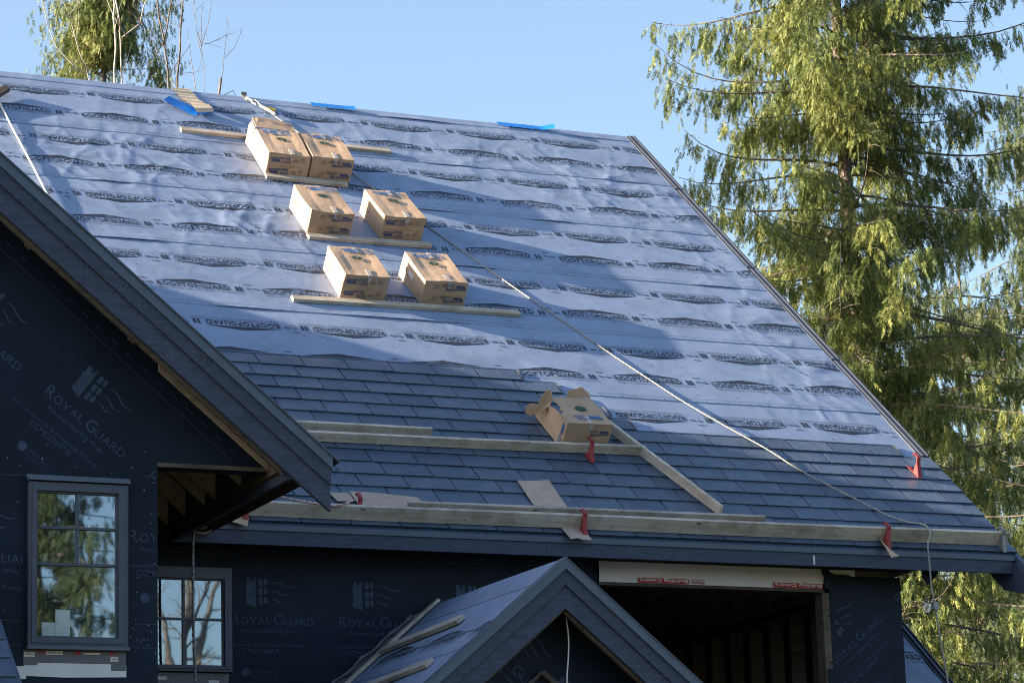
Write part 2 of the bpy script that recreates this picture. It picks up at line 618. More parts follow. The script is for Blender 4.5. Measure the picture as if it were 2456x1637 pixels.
def text2d(s, height=1.0, width=None, bold=0.0, shear=0.0, res=2, spacing=1.0):
    """(verts 2D array, faces) of a line of lettering; left-bottom at the origin, cap height = height"""
    key = (s, bold, shear, res, spacing)
    if key not in FONT_CACHE:
        cu = bpy.data.curves.new('lettering', 'FONT')
        cu.body = s
        cu.size = 1.0
        cu.offset = bold
        cu.shear = shear
        cu.space_character = spacing
        cu.resolution_u = res
        cu.fill_mode = 'FRONT'
        ob = bpy.data.objects.new('lettering', cu)
        C.objects.link(ob)
        dg = bpy.context.evaluated_depsgraph_get()
        me = bpy.data.meshes.new_from_object(ob.evaluated_get(dg))
        co = np.empty(len(me.vertices) * 3)
        me.vertices.foreach_get('co', co)
        fs = [tuple(p.vertices) for p in me.polygons]
        bpy.data.objects.remove(ob)
        bpy.data.meshes.remove(me)
        bpy.data.curves.remove(cu)
        co = co.reshape(-1, 3)[:, :2]
        FONT_CACHE[key] = (co, fs)
    co, fs = FONT_CACHE[key]
    co = co.copy()
    co[:, 0] -= co[:, 0].min()
    co *= height / 0.69
    if width:
        co[:, 0] *= width / co[:, 0].max()
    return co, fs


class Flat:
    """2D print, later laid on a surface"""

    def __init__(s):
        s.v = np.zeros((0, 2))
        s.f = []

    def add(s, co, fs, at=(0, 0)):
        b = len(s.v)
        s.v = np.vstack([s.v, np.asarray(co, float) + np.array(at)])
        s.f += [tuple(b + i for i in f) for f in fs]
        return s

    def text(s, t, at, height, width=None, **k):
        co, fs = text2d(t, height, width, **k)
        return s.add(co, fs, at)

    def poly(s, pts):
        return s.add(pts, [tuple(range(len(pts)))])

    def band(s, lo, hi):
        """strip between two polylines"""
        n = len(lo)
        return s.add(list(lo) + list(hi), [(i, i + 1, n + i + 1, n + i) for i in range(n - 1)])

    def disc(s, c, r, n=14, ry=None):
        ry = ry or r
        return s.poly([(c[0] + r * math.cos(2 * math.pi * k / n), c[1] + ry * math.sin(2 * math.pi * k / n)) for k in range(n)])

    def lay(s, name, fn, mat, parent):
        vs_ = fn(s.v[:, 0], s.v[:, 1])
        o = mesh_obj(name, vs_, s.f, mat, parent)
        o['kind'] = 'stuff'          # print of many small glyphs
        return o


# ------------------------------------------------------------------ ground
g = MB()
g.add([(-600, -600, 0), (600, -600, 0), (600, 600, 0), (-600, 600, 0)], [(0, 1, 2, 3)])
tag(g.build('ground', M['ground']), kind='structure')

# ------------------------------------------------------------------ the house
house = empty('unfinished_house', (10.0, 24.0, 0.0),
              'dark unfinished house with grey printed underlayment roof partly covered in slate shingles', 'house')

XL, XR = -5.6, 14.95
# main roof deck: a gabled slab
d = MB()
RV = 9.755
rid = P(0, RV)
under_t = 0.03
pf = [(EY + 0.02, EZ - 0.012), (rid.y, rid.z - 0.012), (2 * rid.y - EY, EZ - 0.03), (2 * rid.y - EY, EZ - 0.13), (rid.y, rid.z - 0.12), (EY + 0.05, EZ - 0.10)]
d.prism([(XL, y, z) for y, z in pf], (XR - XL, 0, 0))
deck = d.build('main_roof', M['soffit'], house)

# --- wrinkles of the underlayment
LAPS = [1.335, 2.732, 4.135, 5.525, 6.93, 8.285, 9.60]


def gauss(u, v, cu, cv, su, sv):
    return np.exp(-((u - cu) / su) ** 2 - ((v - cv) / sv) ** 2)


def wrinkle(u, v):
    u = np.asarray(u, float)
    v = np.asarray(v, float)
    A = 0.16 + 1.0 * gauss(u, v, 8.2, 7.4, 1.5, 1.5) + 0.95 * gauss(u, v, 13.9, 8.1, 1.3, 1.2) + 0.8 * gauss(u, v, 14.7, 5.4, 0.6, 2.6) \
        + 0.85 * gauss(u, v, 9.2, 5.9, 0.8, 0.7) + 0.5 * gauss(u, v, 11.6, 8.7, 1.4, 0.6) + 0.55 * gauss(u, v, 14.3, 3.2, 0.6, 0.9) + 0.3 * gauss(u, v, 10.8, 4.1, 0.6, 0.25)
    A = A * (0.55 + 0.9 * vnoise(u * 0.9, v * 1.1, 5))
    wx = u + 0.35 * (vnoise(u * 1.3, v * 1.3, 11) - 0.5) + 0.12 * (vnoise(u * 4, v * 4, 12) - 0.5)
    wy = v + 0.35 * (vnoise(u * 1.3, v * 1.3, 13) - 0.5) + 0.12 * (vnoise(u * 4, v * 4, 14) - 0.5)
    f1 = 1 - np.abs(2 * vnoise(1.1 * wx, 5.5 * wy, 1) - 1)
    a = wx * 0.80 + wy * 0.60
    b_ = -wx * 0.60 + wy * 0.80
    f2 = 1 - np.abs(2 * vnoise(3.9 * a, 0.9 * b_, 2) - 1)
    a2 = wx * 0.96 - wy * 0.28
    b2 = wx * 0.28 + wy * 0.96
    f3 = 1 - np.abs(2 * vnoise(3.6 * a2, 0.8 * b2, 3) - 1)
    f4 = vnoise(7 * wx, 9 * wy, 4)
    big = vnoise(u * 0.8, v * 0.9, 6) * 0.010
    top = np.clip(3.36 - (u - 11.06) * 1.15, 2.06, 3.21)
    free = np.clip((v - top) / 0.25, 0, 1)
    fine = 0.0014 * (1 - np.abs(2 * vnoise(9 * a, 2.2 * b_, 7) - 1)) ** 3 + 0.0012 * (1 - np.abs(2 * vnoise(2.0 * wx, 14 * wy, 8) - 1)) ** 3
    return free * (0.46 * A * (0.009 * f1 ** 3 + 0.013 * f2 ** 5 + 0.011 * f3 ** 5 + 0.0028 * f4) + big + (0.5 + 1.3 * A) * fine)


def lift(i, u, v):
    lap = LAPS[i]
    e = np.clip(v - lap, 0, None)
    lip = np.clip(vnoise(u * 1.4, u * 0 + i * 7.3, 21) - 0.62, 0, 1) * 0.038 * np.exp(-e / 0.07)
    return 0.0055 - 0.0020 * e + lip * np.where((u < 11.95) & (v < 3.2), 0.0, 1.0)


def sheet_h(i, u, v):
    return wrinkle(u, v) + lift(i, u, v)


def on_sheet(i, off=0.0025):
    def fn(u, v):
        h = sheet_h(i, u, v) + off
        return np.stack([u, EY + v * CT - h * ST, EZ + v * ST + h * CT], axis=1)
    return fn


def logo():
    """printed roof logo: bold part and small lettering; origin at the left end of the word's base line"""
    a = Flat()
    a.text('ROOFTOPGUARD', (0.0, -0.002), 0.084, 0.735, bold=0.03, spacing=1.14)
    a.text('II', (0.790, -0.002), 0.082, 0.068, bold=0.05, spacing=1.1)
    n = 16
    xs = np.linspace(0, 0.76, n + 1)
    xs = np.sort(np.append(xs, 0.385))
    base = 0.099 + xs * 0.008
    top = np.where(xs <= 0.385, 0.096 + (0.176 - 0.096) * np.sqrt(np.clip(xs / 0.385, 0, 1)) * 1.0, 0.103 + (0.176 - 0.103) * (0.76 - xs) / (0.76 - 0.385))
    top = np.where(xs <= 0.385, 0.096 + 0.080 * (xs / 0.385) ** 0.85, top)
    a.band(list(zip(xs, base)), list(zip(xs, top)))
    xs = np.linspace(0.0, 0.87, 18)
    a.band([(x, -0.0165) for x in xs], [(x, -0.0125) for x in xs])
    a.text('rkw', (0.905, 0.135), 0.03, 0.075, bold=0.012)
    b = Flat()
    b.text('High Performance Roofing Underlayment', (0.0, -0.062), 0.031, 0.865, bold=0.004, res=1)
    b.disc((0.925, 0.06), 0.021)
    b.disc((1.0, 0.055), 0.036, ry=0.02)
    b.text('Om', (0.905, -0.01), 0.018, 0.05, res=1)
    return a, b


LOGO_A, LOGO_B = logo()
PERIOD = 1.073
UP = {1: 12.117, 2: 12.097, 3: 11.506, 4: 11.33, 5: 11.16, 0: 12.4}
INV = {0: 12.565, 1: 10.978, 2: 13.146, 3: 13.628, 4: 12.376, 5: 13.291}
ULO, UHI = 6.6, 14.93
strips = []
for i, lap in enumerate(LAPS):
    v1 = min(lap + 1.40 + 0.11, RV + 0.012)
    nu, nv = int((UHI - ULO) / 0.028), max(8, int((v1 - lap) / 0.028))
    uu = np.linspace(ULO, UHI, nu + 1)
    vv = np.linspace(lap, v1, nv + 1)
    U, V = np.meshgrid(uu, vv)
    edge = lap + 0.008 * (vnoise(uu * 1.1, uu * 0, 31 + i) - 0.5)
    V[0, :] = edge
    pts = on_sheet(i, 0.0)(U.ravel(), V.ravel())
    # turned-down lower edge
    lo = on_sheet(i, -0.004)(uu, edge - 0.001)
    pts = np.vstack([pts, lo])
    idx = np.arange((nu + 1) * (nv + 1)).reshape(nv + 1, nu + 1)
    q = np.stack([idx[:-1, :-1], idx[:-1, 1:], idx[1:, 1:], idx[1:, :-1]], axis=-1).reshape(-1, 4)
    base = (nu + 1) * (nv + 1)
    k = np.arange(nu)
    q2 = np.stack([base + k, base + k + 1, idx[0, 1:], idx[0, :-1]], axis=-1)
    s = mesh_obj('underlayment_strip', pts, np.vstack([q, q2]), M['under'], house, smooth=True)
    strips.append(s)
    if i >= 6:
        continue
    # prints
    for kind, ref in (('up', UP.get(i)), ('inv', INV.get(i))):
        if i == 0 and kind == 'up':
            continue
        for n_ in range(-12, 12):
            st = ref + n_ * PERIOD
            sgn = 1 if kind == 'up' else -1
            lo_u, hi_u = (st, st + 1.04) if sgn > 0 else (st - 1.04, st)
            if hi_u < ULO + 0.05 or lo_u > UHI - 0.05:
                continue
            if i == 0 and hi_u < 11.3:
                continue
            if i == 1 and hi_u < 8.2:
                continue
            v0 = lap + (0.378 if sgn > 0 else 1.085)
            off = 0.01 * math.sin(st * 3.1 + i)
            fn0 = on_sheet(i, 0.0026)
            for part, mt in ((LOGO_A, M['print']), (LOGO_B, M['print_soft'])):
                F = Flat()
                F.v = part.v.copy()
                # drop faces that run past the sheet's edge
                uu_ = st + sgn * F.v[:, 0]
                ok = (uu_ < UHI - 0.012) & (uu_ > ULO + 0.01)
                F.f = [f for f in part.f if all(ok[j] for j in f)]
                if not F.f:
                    continue
                used = sorted({j for f in F.f for j in f})
                mp = {j: k2 for k2, j in enumerate(used)}
                F.v = F.v[used]
                F.f = [tuple(mp[j] for j in f) for f in F.f]
                F.lay('printed_logo' if part is LOGO_A else 'printed_small_lettering',
                      lambda x, y, st=st, sgn=sgn, v0=v0, off=off, fn0=fn0: fn0(st + sgn * x, v0 + off + sgn * y), mt, s)
    # printed guide line and staples
    L = Flat()
    xs = np.arange(ULO + 0.02, UHI - 0.02, 0.06)
    L.band([(x, lap + 0.072) for x in xs], [(x, lap + 0.0765) for x in xs])
    L.lay('printed_guide_line', on_sheet(i, 0.0022), M['print_faint'], s)
    D = Flat()
    for x in np.arange(ULO + 0.05, UHI - 0.05, 0.115):
        x += random.uniform(-.012, .012)
        y = lap + 0.028 + random.uniform(-.006, .006)
        D.poly([(x - .008, y - .004), (x + .008, y - .004), (x + .008, y + .004), (x - .008, y + .004)])
    for x in np.arange(ULO + 0.1, UHI - 0.1, 0.37):
        for y in np.arange(lap + 0.22, lap + 1.35, 0.29):
            x2, y2 = x + random.uniform(-.12, .12), y + random.uniform(-.09, .09)
            D.poly([(x2 - .009, y2 - .005), (x2 + .009, y2 - .005), (x2 + .009, y2 + .005), (x2 - .009, y2 + .005)])
    tag(D.lay('staples', on_sheet(i, 0.0035), M['staple'], s), kind='stuff')

# --- shingles
SW, SL = 0.442, 0.2235


def shingle_mesh():
    me = bpy.data.meshes.new('shingle')
    w = SW - 0.011
    xs = [0.0, 0.006, w / 2 - 0.005, w / 2, w / 2 + 0.003, w - 0.006, w]
    hz = [0.0, 0.0025, 0.0025, 0.0016, 0.0029, 0.0035, 0.0015]
    vsx, fs = [], []
    rows = [(0.0, 0.0265 - 0.003), (0.003, 0.0275), (0.12, 0.0195), (SL + 0.02, 0.0115)]
    for (y, h) in rows:
        for x, dz in zip(xs, hz):
            vsx.append((x, y, h + dz))
    n = len(xs)
    for r in range(len(rows) - 1):
        for k in range(n - 1):
            fs.append((r * n + k, r * n + k + 1, (r + 1) * n + k + 1, (r + 1) * n + k))
    b = len(vsx)
    for x in (xs[0], xs[-1]):
        vsx.append((x, 0.012, 0.005))
        vsx.append((x, SL + 0.02, 0.008))
    fs.append(tuple([b, b + 2] + list(range(n - 1, -1, -1))))          # front edge
    fs.append((b + 1, b, 0, n, 2 * n, 3 * n))                           # left
    fs.append((b + 2, b + 3, 4 * n - 1, 3 * n - 1, 2 * n - 1, n - 1))   # right
    me.from_pydata(vsx, [], fs)
    me.materials.append(M['shingle'])
    me.update()
    return me


SH = [shingle_mesh() for _ in range(1)][0]
hog = origin(house)
ends = {0: 15.03, 1: 15.03, 2: 15.03, 3: 15.03, 4: 15.03, 5: 15.03, 6: 15.03, 7: 15.03, 8: 14.71, 9: 11.897, 10: 11.717, 11: 11.56, 12: 11.39, 13: 11.06}
phase = [0.05, 0.29, 0.12, 0.35, 0.202, 0.424, 0.16, 0.40, 0.11, 0.30, 0.12, 0.40, 0.33, 0.0]


def place_shingle(u, v, length=None):
    me = SH
    if length is not None and length < SW - 0.02:
        me = SH.copy()
        for vt in me.vertices:
            vt.co.x *= (length) / SW
    o = bpy.data.objects.new('shingle', me)
    C.objects.link(o)
    o.parent = deck
    o.location = P(u, v, 0.006 + random.uniform(0, 0.0015)) - hog
    o.rotation_euler = (TH + random.uniform(-.004, .004), random.uniform(-.0035, .0035), random.uniform(-.002, .002))
    return o


for i in range(14):
    v = 0.03 + SL * i
    u_end = ends[i]
    u_start = 7.05 if i <= 4 else 7.65
    if i >= 9:
        # courses end on a whole panel at their right-hand end
        u = u_end - SW
        while u > u_start - SW:
            place_shingle(u, v)
            u -= SW
    else:
        u = u_start - SW + phase[i]
        while u < u_end - 0.03:
            place_shingle(u, v, min(SW, u_end - u))
            u += SW
# bright folded flanges at the open ends of the unfinished courses
for i in range(8, 14):
    if i == 8:
        ue = ends[8]
    else:
        ue = ends[i]
    mb = MB()
    mb.rbox(ue, ue + 0.012, 0.03 + SL * i + 0.005, 0.03 + SL * (i + 1), 0.008, 0.03)
    mb.build('shingle_flange', M['railmetal'], deck)

# top lock strip of the laid courses
for (u0, u1, i) in ((7.9, 11.06, 14), (11.9, 14.70, 9), (11.07, 11.385, 13)):
    mb = MB()
    v = 0.03 + SL * i
    mb.rbox(u0, u1, v - 0.012, v + 0.006, 0.015, 0.026)
    mb.build('lock_strip', M['trim'], deck)

# rake metal along the right edge
mb = MB()
for (a, b_, h0, h1) in ((14.915, 14.945, 0.0, 0.021), (14.947, 14.975, 0.0, 0.029), (14.977, 15.005, 0.0, 0.025), (15.007, 15.03, -0.06, 0.034)):
    mb.rbox(a, b_, 1.86, RV + 0.01, h0, h1)
mb.build('rake_trim', M['raketrim'], house)
for v in (3.9, 6.1, 8.2):
    mb = MB()
    mb.rbox(14.912, 15.033, v, v + 0.008, 0.0, 0.0355)
    mb.build('rake_trim_joint', M['trim'], house)
mb = MB()
mb.rbox(14.985, 15.036, -0.36, 1.86, -0.06, 0.010)
mb.build('rake_trim', M['trim'], house)
# right barge board with projecting tail
mb = MB()
prof = [(-0.33, -0.05), (RV - 0.05, -0.05), (RV - 0.05, -0.33), (-0.06, -0.33), (-0.33, -0.20)]
mb.prism([P(14.955, v, h) for v, h in prof], (0.045, 0, 0))
mb.build('barge_board', M['board'], house)

# eave: fascia, drip metal, soffit
mb = MB()
mb.box((6.87, 22.0, 5.335), (10.2, 22.038, 5.452))
mb.build('fascia_board', M['board'], house)
mb = MB()
mb.box((10.203, 22.0, 5.335), (14.95, 22.038, 5.452))
mb.build('fascia_board', M['board'], house)
for a, b_ in ((6.87, 9.63), (9.635, 12.82), (12.825, 14.975)):
    mb = MB()
    mb.prism([(a, 21.992, 5.449), (a, 21.985, 5.452), (a, 21.982, 5.497), (a, 22.03, 5.497), (a, 22.03, 5.449)], (b_ - a, 0, 0))
    mb.rbox(a, b_, -0.006, 0.06, 0.0, 0.005)
    mb.build('drip_edge', M['trim'], house)
mb = MB()
mb.box((5.9, 22.04, 5.372), (13.9, 22.44, 5.392))
mb.build('soffit_board', M['blacksoffit'], house)
mb = MB()
mb.box((12.829, 21.996, 5.345), (12.836, 21.9995, 5.43))
mb.box((12.835, 21.996, 5.35), (12.848, 21.9995, 5.425))
mb.build('chalk_mark', M['whitelabel'], house)

# ------------------------------------------------------------------ walls
WY = 22.42      # front face of the main wall
GY = 19.5       # front face of the wing's gable wall
WX = 5.973      # corner of the wing
mb = MB()
mb.box((WX, WY, 0), (10.9, WY + 0.15, 5.40))
main_wall = mb.build('main_wall', M['wrap'], house)
mb = MB()
mb.box((13.225, WY, 0), (13.985, WY + 0.15, 5.325))
right_wall = mb.build('end_wall_pier', M['wrap'], house)
mb = MB()
mb.box((13.84, WY + 0.151, 0), (13.985, 36.0, 5.33))
mb.build('gable_side_wall', M['wrap'], house)
mb = MB()
mb.box((-5.0, 36.0, 0), (13.985, 36.15, 5.40))
mb.build('rear_wall', M['wrap'], house)
mb = MB()
mb.prism([(-5.0, 22.45, 0), (-5.0, 36.2, 0), (-5.0, 36.4, 5.335), (-5.0, rid.y, rid.z - 0.25), (-5.0, 22.5, 5.335)], (0.14, 0, 0))
mb.build('gable_end_wall', M['wrap'], house)
mb = MB()
mb.box((-5.0, WY, 0), (WX, WY + 0.15, 5.40))
mb.build('inner_wall', M['wrap'], house)
# gable triangle of the right end, keeps the attic dark
mb = MB()
mb.prism([(13.84, 22.5, 5.335), (13.84, 36.4, 5.335), (13.84, rid.y, rid.z - 0.25)], (0.14, 0, 0))
mb.build('gable_end_wall', M['wrap'], house)

# wing gable wall
RX, RZ = 0.77, 10.83


def wing_z(x):
    return 5.459 + (7.209 - x) * 0.8333 if x >= RX else RZ - (RX - x) * 0.8333


mb = MB()
lx = 2 * RX - 6.80
mb.prism([(2 * RX - WX, GY, 0), (WX, GY, 0), (WX, GY, 5.447), (6.82, GY, 5.447), (6.82, GY, wing_z(6.82) - 0.22), (RX, GY, RZ - 0.22), (lx, GY, wing_z(lx) - 0.22), (lx, GY, 5.447), (2 * RX - WX, GY, 5.447)], (0, 0.15, 0))
wing_wall = mb.build('wing_gable_wall', M['wrap'], house)
mb = MB()
mb.box((WX - 0.15, GY + 0.151, 0), (WX, WY - 0.002, 5.7))
mb.build('wing_side_wall', M['wrap'], house)
mb = MB()
mb.box((WX - 0.005, GY - 0.012, 5.447), (6.83, GY + 0.03, 5.478))
mb.build('ledger_board', M['woodraft'], house)

# wing roof slab
mb = MB()
ax = 7.19
lx = 2 * RX - ax
mb.prism([(ax, 19.16, wing_z(ax) - 0.02), (RX, 19.16, RZ - 0.02), (lx, 19.16, wing_z(lx) - 0.02), (lx, 19.16, wing_z(lx) - 0.055), (RX, 19.16, RZ - 0.055), (ax, 19.16, wing_z(ax) - 0.055)], (0, 10.0, 0))
wing_roof = mb.build('wing_roof', M['soffit'], house)


def rake_strip(name, top, bot, y0, y1, mat, xa=RX, xb=7.157, nz=0.0, tail=0.0):
    """board following the right rake between two vertical offsets below the roof line"""
    mb = MB()
    xe = xb
    mb.prism([(xa, y0, wing_z(xa) - top), (xe, y0, wing_z(xe) - top), (xe, y0, wing_z(xe) - bot), (xa, y0, wing_z(xa) - bot)], (0, y1 - y0, 0))
    return mb.build(name, mat, house)


rake_strip('barge_cap', -0.004, 0.082, 19.078, 19.158, M['trim'], xb=7.165)
rake_strip('barge_cap_flange', -0.016, -0.004, 19.06, 19.30, M['trim'], xb=7.215)
rake_strip('upper_barge_board', 0.0825, 0.207, 19.097, 19.158, M['board'])
rake_strip('barge_board', 0.2075, 0.394, 19.117, 19.158, M['board'], xa=5.32)
rake_strip('barge_board', 0.2075, 0.394, 19.118, 19.158, M['board'], xa=RX, xb=5.317)
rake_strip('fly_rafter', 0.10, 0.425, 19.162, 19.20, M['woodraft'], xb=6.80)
# left half of the wing's barge
for top, bot, y0 in ((-0.004, 0.082, 19.078), (0.0825, 0.207, 19.097), (0.2075, 0.394, 19.117)):
    mb = MB()
    xe = 2 * RX - 7.157
    mb.prism([(RX, y0, RZ - top), (xe, y0, wing_z(xe) - top), (xe, y0, wing_z(xe) - bot), (RX, y0, RZ - bot)], (0, 19.158 - y0, 0))
    mb.build('barge_board', M['board'], house)
# lookout blocks between wall and fly rafter
for xk in (4.98, 5.75, 6.52):
    mb = MB()
    z = wing_z(xk) - 0.30
    mb.prism([(xk, 19.2, z), (xk + 0.038, 19.2, z - 0.032), (xk + 0.038, 19.2, z + 0.10), (xk, 19.2, z + 0.132)], (0, 0.32, 0))
    mb.build('lookout_block', M['woodraft'], house)
# wing eave fascia and rafter tails
mb = MB()
mb.box((6.845, 19.16, 5.335), (6.885, 22.0, 5.50))
mb.build('wing_fascia_board', M['board'], house)
mb = MB()
mb.box((6.815, 19.205, 5.41), (6.843, 21.99, 5.49))
mb.build('sub_fascia', M['darkwood'], house)
for y in (19.47, 20.10, 20.715, 20.98, 21.485, 21.95):
    mb = MB()
    zb = lambda x: 5.46 + 0.8333 * (6.81 - x)
    mb.prism([(5.98, y, zb(5.98)), (6.81, y, zb(6.81)), (6.81, y, zb(6.81) + 0.20), (5.98, y, zb(5.98) + 0.20)], (0, 0.038, 0))
    mb.build('rafter_tail', M['tailwood'], house)

# ------------------------------------------------------------------ printing on the wrap


def wrap_print():
    F = Flat()
    x = 0.0
    for ch, hgt, w in (('R', 0.088, 0.072), ('O', 0.062, 0.066), ('Y', 0.062, 0.062), ('A', 0.062, 0.066), ('L', 0.062, 0.046)):
        F.text(ch, (x, 0), hgt, w, bold=0.004, res=4)
        F.add([(x - .004, 0), (x + w * .45, 0), (x + w * .45, .006), (x - .004, .006)], [(0, 1, 2, 3)]) if ch in 'RL' else None
        x += w + 0.009
    x = 0.372
    for ch, hgt, w in (('G', 0.09, 0.083), ('U', 0.062, 0.062), ('A', 0.062, 0.064), ('R', 0.062, 0.055), ('D', 0.062, 0.06)):
        F.text(ch, (x, 0), hgt, w, bold=0.004, res=4)
        x += w + 0.008
    F.text('Premium Building Wrap', (0.09, -0.068), 0.031, 0.50, bold=0.01)
    F.text('For Commercial & Residential Projects', (-0.14, -0.183), 0.030, 0.77, bold=0.008)
    F.text('CCMC13647-R', (0.058, -0.243), 0.043, 0.365, bold=0.01)
    # house emblem
    F.poly([(0.128, 0.17), (0.214, 0.142), (0.214, 0.40), (0.172, 0.345), (0.166, 0.385), (0.132, 0.385), (0.132, 0.325), (0.116, 0.305), (0.128, 0.30)])
    for r in range(3):
        for c_, x0, x1 in ((0, 0.240, 0.276), (1, 0.286, 0.316)):
            z0 = 0.168 + r * 0.076 + (0.008 if c_ else 0)
            z1 = z0 + 0.062 - (0.006 if c_ else 0)
            e = 0.008
            F.poly([(x0 + e, z0), (x1 - e, z0), (x1, z0 + e), (x1, z1 - e), (x1 - e, z1), (x0 + e, z1), (x0, z1 - e), (x0, z0 + e)])
    for z, x0, x1, a in ((0.33, 0.345, 0.58, 0.022), (0.26, 0.34, 0.51, 0.018), (0.20, 0.34, 0.455, 0.013)):
        n = 14
        t = np.linspace(0, 1, n + 1)
        xx = x0 + (x1 - x0) * t
        zz = z + a * np.sin(t * 5.6 + 0.5) + 0.01 * t
        th = 0.0055 * np.sin(np.pi * t) + 0.001
        F.band(list(zip(xx, zz - th)), list(zip(xx, zz + th)))
    # maker's round mark
    F.disc((0.12, -0.40), 0.036, 20)
    F.text('KPNE Products Ltd', (0.165, -0.405), 0.028, 0.24, shear=0.25)
    F.add([(0.15, -0.428), (0.41, -0.428), (0.41, -0.423), (0.15, -0.423)], [(0, 1, 2, 3)])
    F.text('www.kpneproducts.com', (0.175, -0.452), 0.014, 0.22, res=1)
    return F


WP = wrap_print()


def lay_wrap(wall, x0, z0, ang, y, clip=None):
    ca, sa = math.cos(ang), math.sin(ang)
    X = x0 + WP.v[:, 0] * ca - WP.v[:, 1] * sa
    Z = z0 + WP.v[:, 0] * sa + WP.v[:, 1] * ca
    ok = np.ones(len(X), bool)
    if clip is not None:
        ok = clip(X, Z)
    fs = [f for f in WP.f if all(ok[j] for j in f)]
    if not fs:
        return
    used = sorted({j for f in fs for j in f})
    mp = {j: k for k, j in enumerate(used)}
    pts = np.stack([X[used], np.full(len(used), y - 0.003), Z[used]], axis=1)
    tag(mesh_obj('printed_lettering', pts, [tuple(mp[j] for j in f) for f in fs], M['wrapprint'], wall), kind='stuff')


def wing_low(X, Z):
    return (Z < 5.30) & ~((X > 4.99) & (X < 5.77) & (Z > 3.85) & (Z < 5.36)) & (X < WX - 0.003)


def wing_up(X, Z):
    return (Z > 5.345) & (Z < wing_z_arr(X) - 0.44) & ((X < WX - 0.003) | (Z > 5.49))


def wing_z_arr(X):
    return 5.459 + (7.209 - X) * 0.8333


for k in range(-2, 3):
    a = math.radians(-37.6)
    lay_wrap(wing_wall, 5.128 + k * 0.965 * math.cos(a), 5.940 + k * 0.965 * math.sin(a), a, GY, wing_up)
    lay_wrap(wing_wall, 5.128 + (k + 0.45) * 0.965 * math.cos(a) + 0.95 * math.sin(a), 5.940 + (k + 0.45) * 0.965 * math.sin(a) - 0.95 * math.cos(a), a, GY, wing_up)
lay_wrap(wing_wall, 4.372, 4.71, 0.0, GY, wing_low)
lay_wrap(wing_wall, 5.758, 4.895, 0.0, GY, wing_low)
mw = lambda X, Z: (X > 7.515) & (X < 10.88) & (Z < 5.3)
for k in range(4):
    lay_wrap(main_wall, 7.50 + 0.949 * k, 4.735, 0.0, WY, mw)
rw = lambda X, Z: (X > 13.245) & (X < 13.975) & (Z < 5.18)
a = math.radians(39.0)
for k in (-1, 0, 1):
    lay_wrap(right_wall, 13.227 + 0.95 * k * math.cos(a), 4.484 + 0.95 * k * math.sin(a), a, WY, rw)
    lay_wrap(right_wall, 13.227 + 0.95 * (k + 0.5) * math.cos(a) + 0.85 * math.sin(a), 4.484 + 0.95 * (k + 0.5) * math.sin(a) - 0.85 * math.cos(a), a, WY, rw)

# printed guide lines on the wrap
F = Flat()
sl_ = (5.555 - 6.98) / (6.486 - 4.804)
F.add([(4.3, 6.98 + sl_ * (4.3 - 4.804)), (6.52, 5.555 + sl_ * (6.52 - 6.486)), (6.52, 5.562 + sl_ * (6.52 - 6.486)), (4.3, 6.987 + sl_ * (4.3 - 4.804))], [(0, 1, 2, 3)])
for k in range(20):
    x0 = 4.40 + k * 0.112
    z0 = 6.98 + sl_ * (x0 - 4.804) + 0.085
    F.add([(x0, z0), (x0 + .045, z0 + sl_ * .045), (x0 + .045, z0 + sl_ * .045 + .010), (x0, z0 + .010)], [(0, 1, 2, 3)])
F.add([(4.4, 5.335), (5.0, 5.335), (5.0, 5.341), (4.4, 5.341)], [(0, 1, 2, 3)])
for z in (4.135, 4.305):
    F.add([(5.755, z), (WX - .003, z), (WX - .003, z + .005), (5.755, z + .005)], [(0, 1, 2, 3)])
    F.add([(4.4, z), (4.99, z), (4.99, z + .005), (4.4, z + .005)], [(0, 1, 2, 3)])
for x0 in (5.79, 5.89):
    F.add([(x0, 4.255), (x0 + .045, 4.255), (x0 + .045, 4.262), (x0, 4.262)], [(0, 1, 2, 3)])
F.lay('printed_guide_line', lambda x, y: np.stack([x, np.full(len(x), GY - 0.003), y], axis=1), M['wrapprint'], wing_wall)
F = Flat()
F.add([(6.0, 5.313), (10.8, 5.313), (10.8, 5.318), (6.0, 5.318)], [(0, 1, 2, 3)])
for k in range(40):
    x0 = 6.05 + k * 0.119
    F.add([(x0, 5.348), (x0 + .05, 5.348), (x0 + .05, 5.355), (x0, 5.355)], [(0, 1, 2, 3)])
F.lay('printed_guide_line', lambda x, y: np.stack([x, np.full(len(x), WY - 0.003), y], axis=1), M['wrapprint'], main_wall)

# bright staples on the wrap
D = MB()
for _ in range(42):
    x, z = random.choice([(random.uniform(5.76, 5.95), random.uniform(4.12, 5.36)), (random.uniform(4.8, 5.9), random.uniform(5.36, 5.6)), (random.uniform(4.75, 5.0), random.uniform(4.1, 5.3)), (random.uniform(5.7, 5.96), random.uniform(4.1, 4.3))])
    dx, dz = random.choice([(0.011, 0.003), (0.003, 0.011), (0.006, 0.01)])
    D.box((x, GY - 0.005, z), (x + dx * .55, GY - 0.0015, z + dz * .7))
tag(D.build('staples', M['whitestaple'], wing_wall), kind='stuff')

# ------------------------------------------------------------------ windows


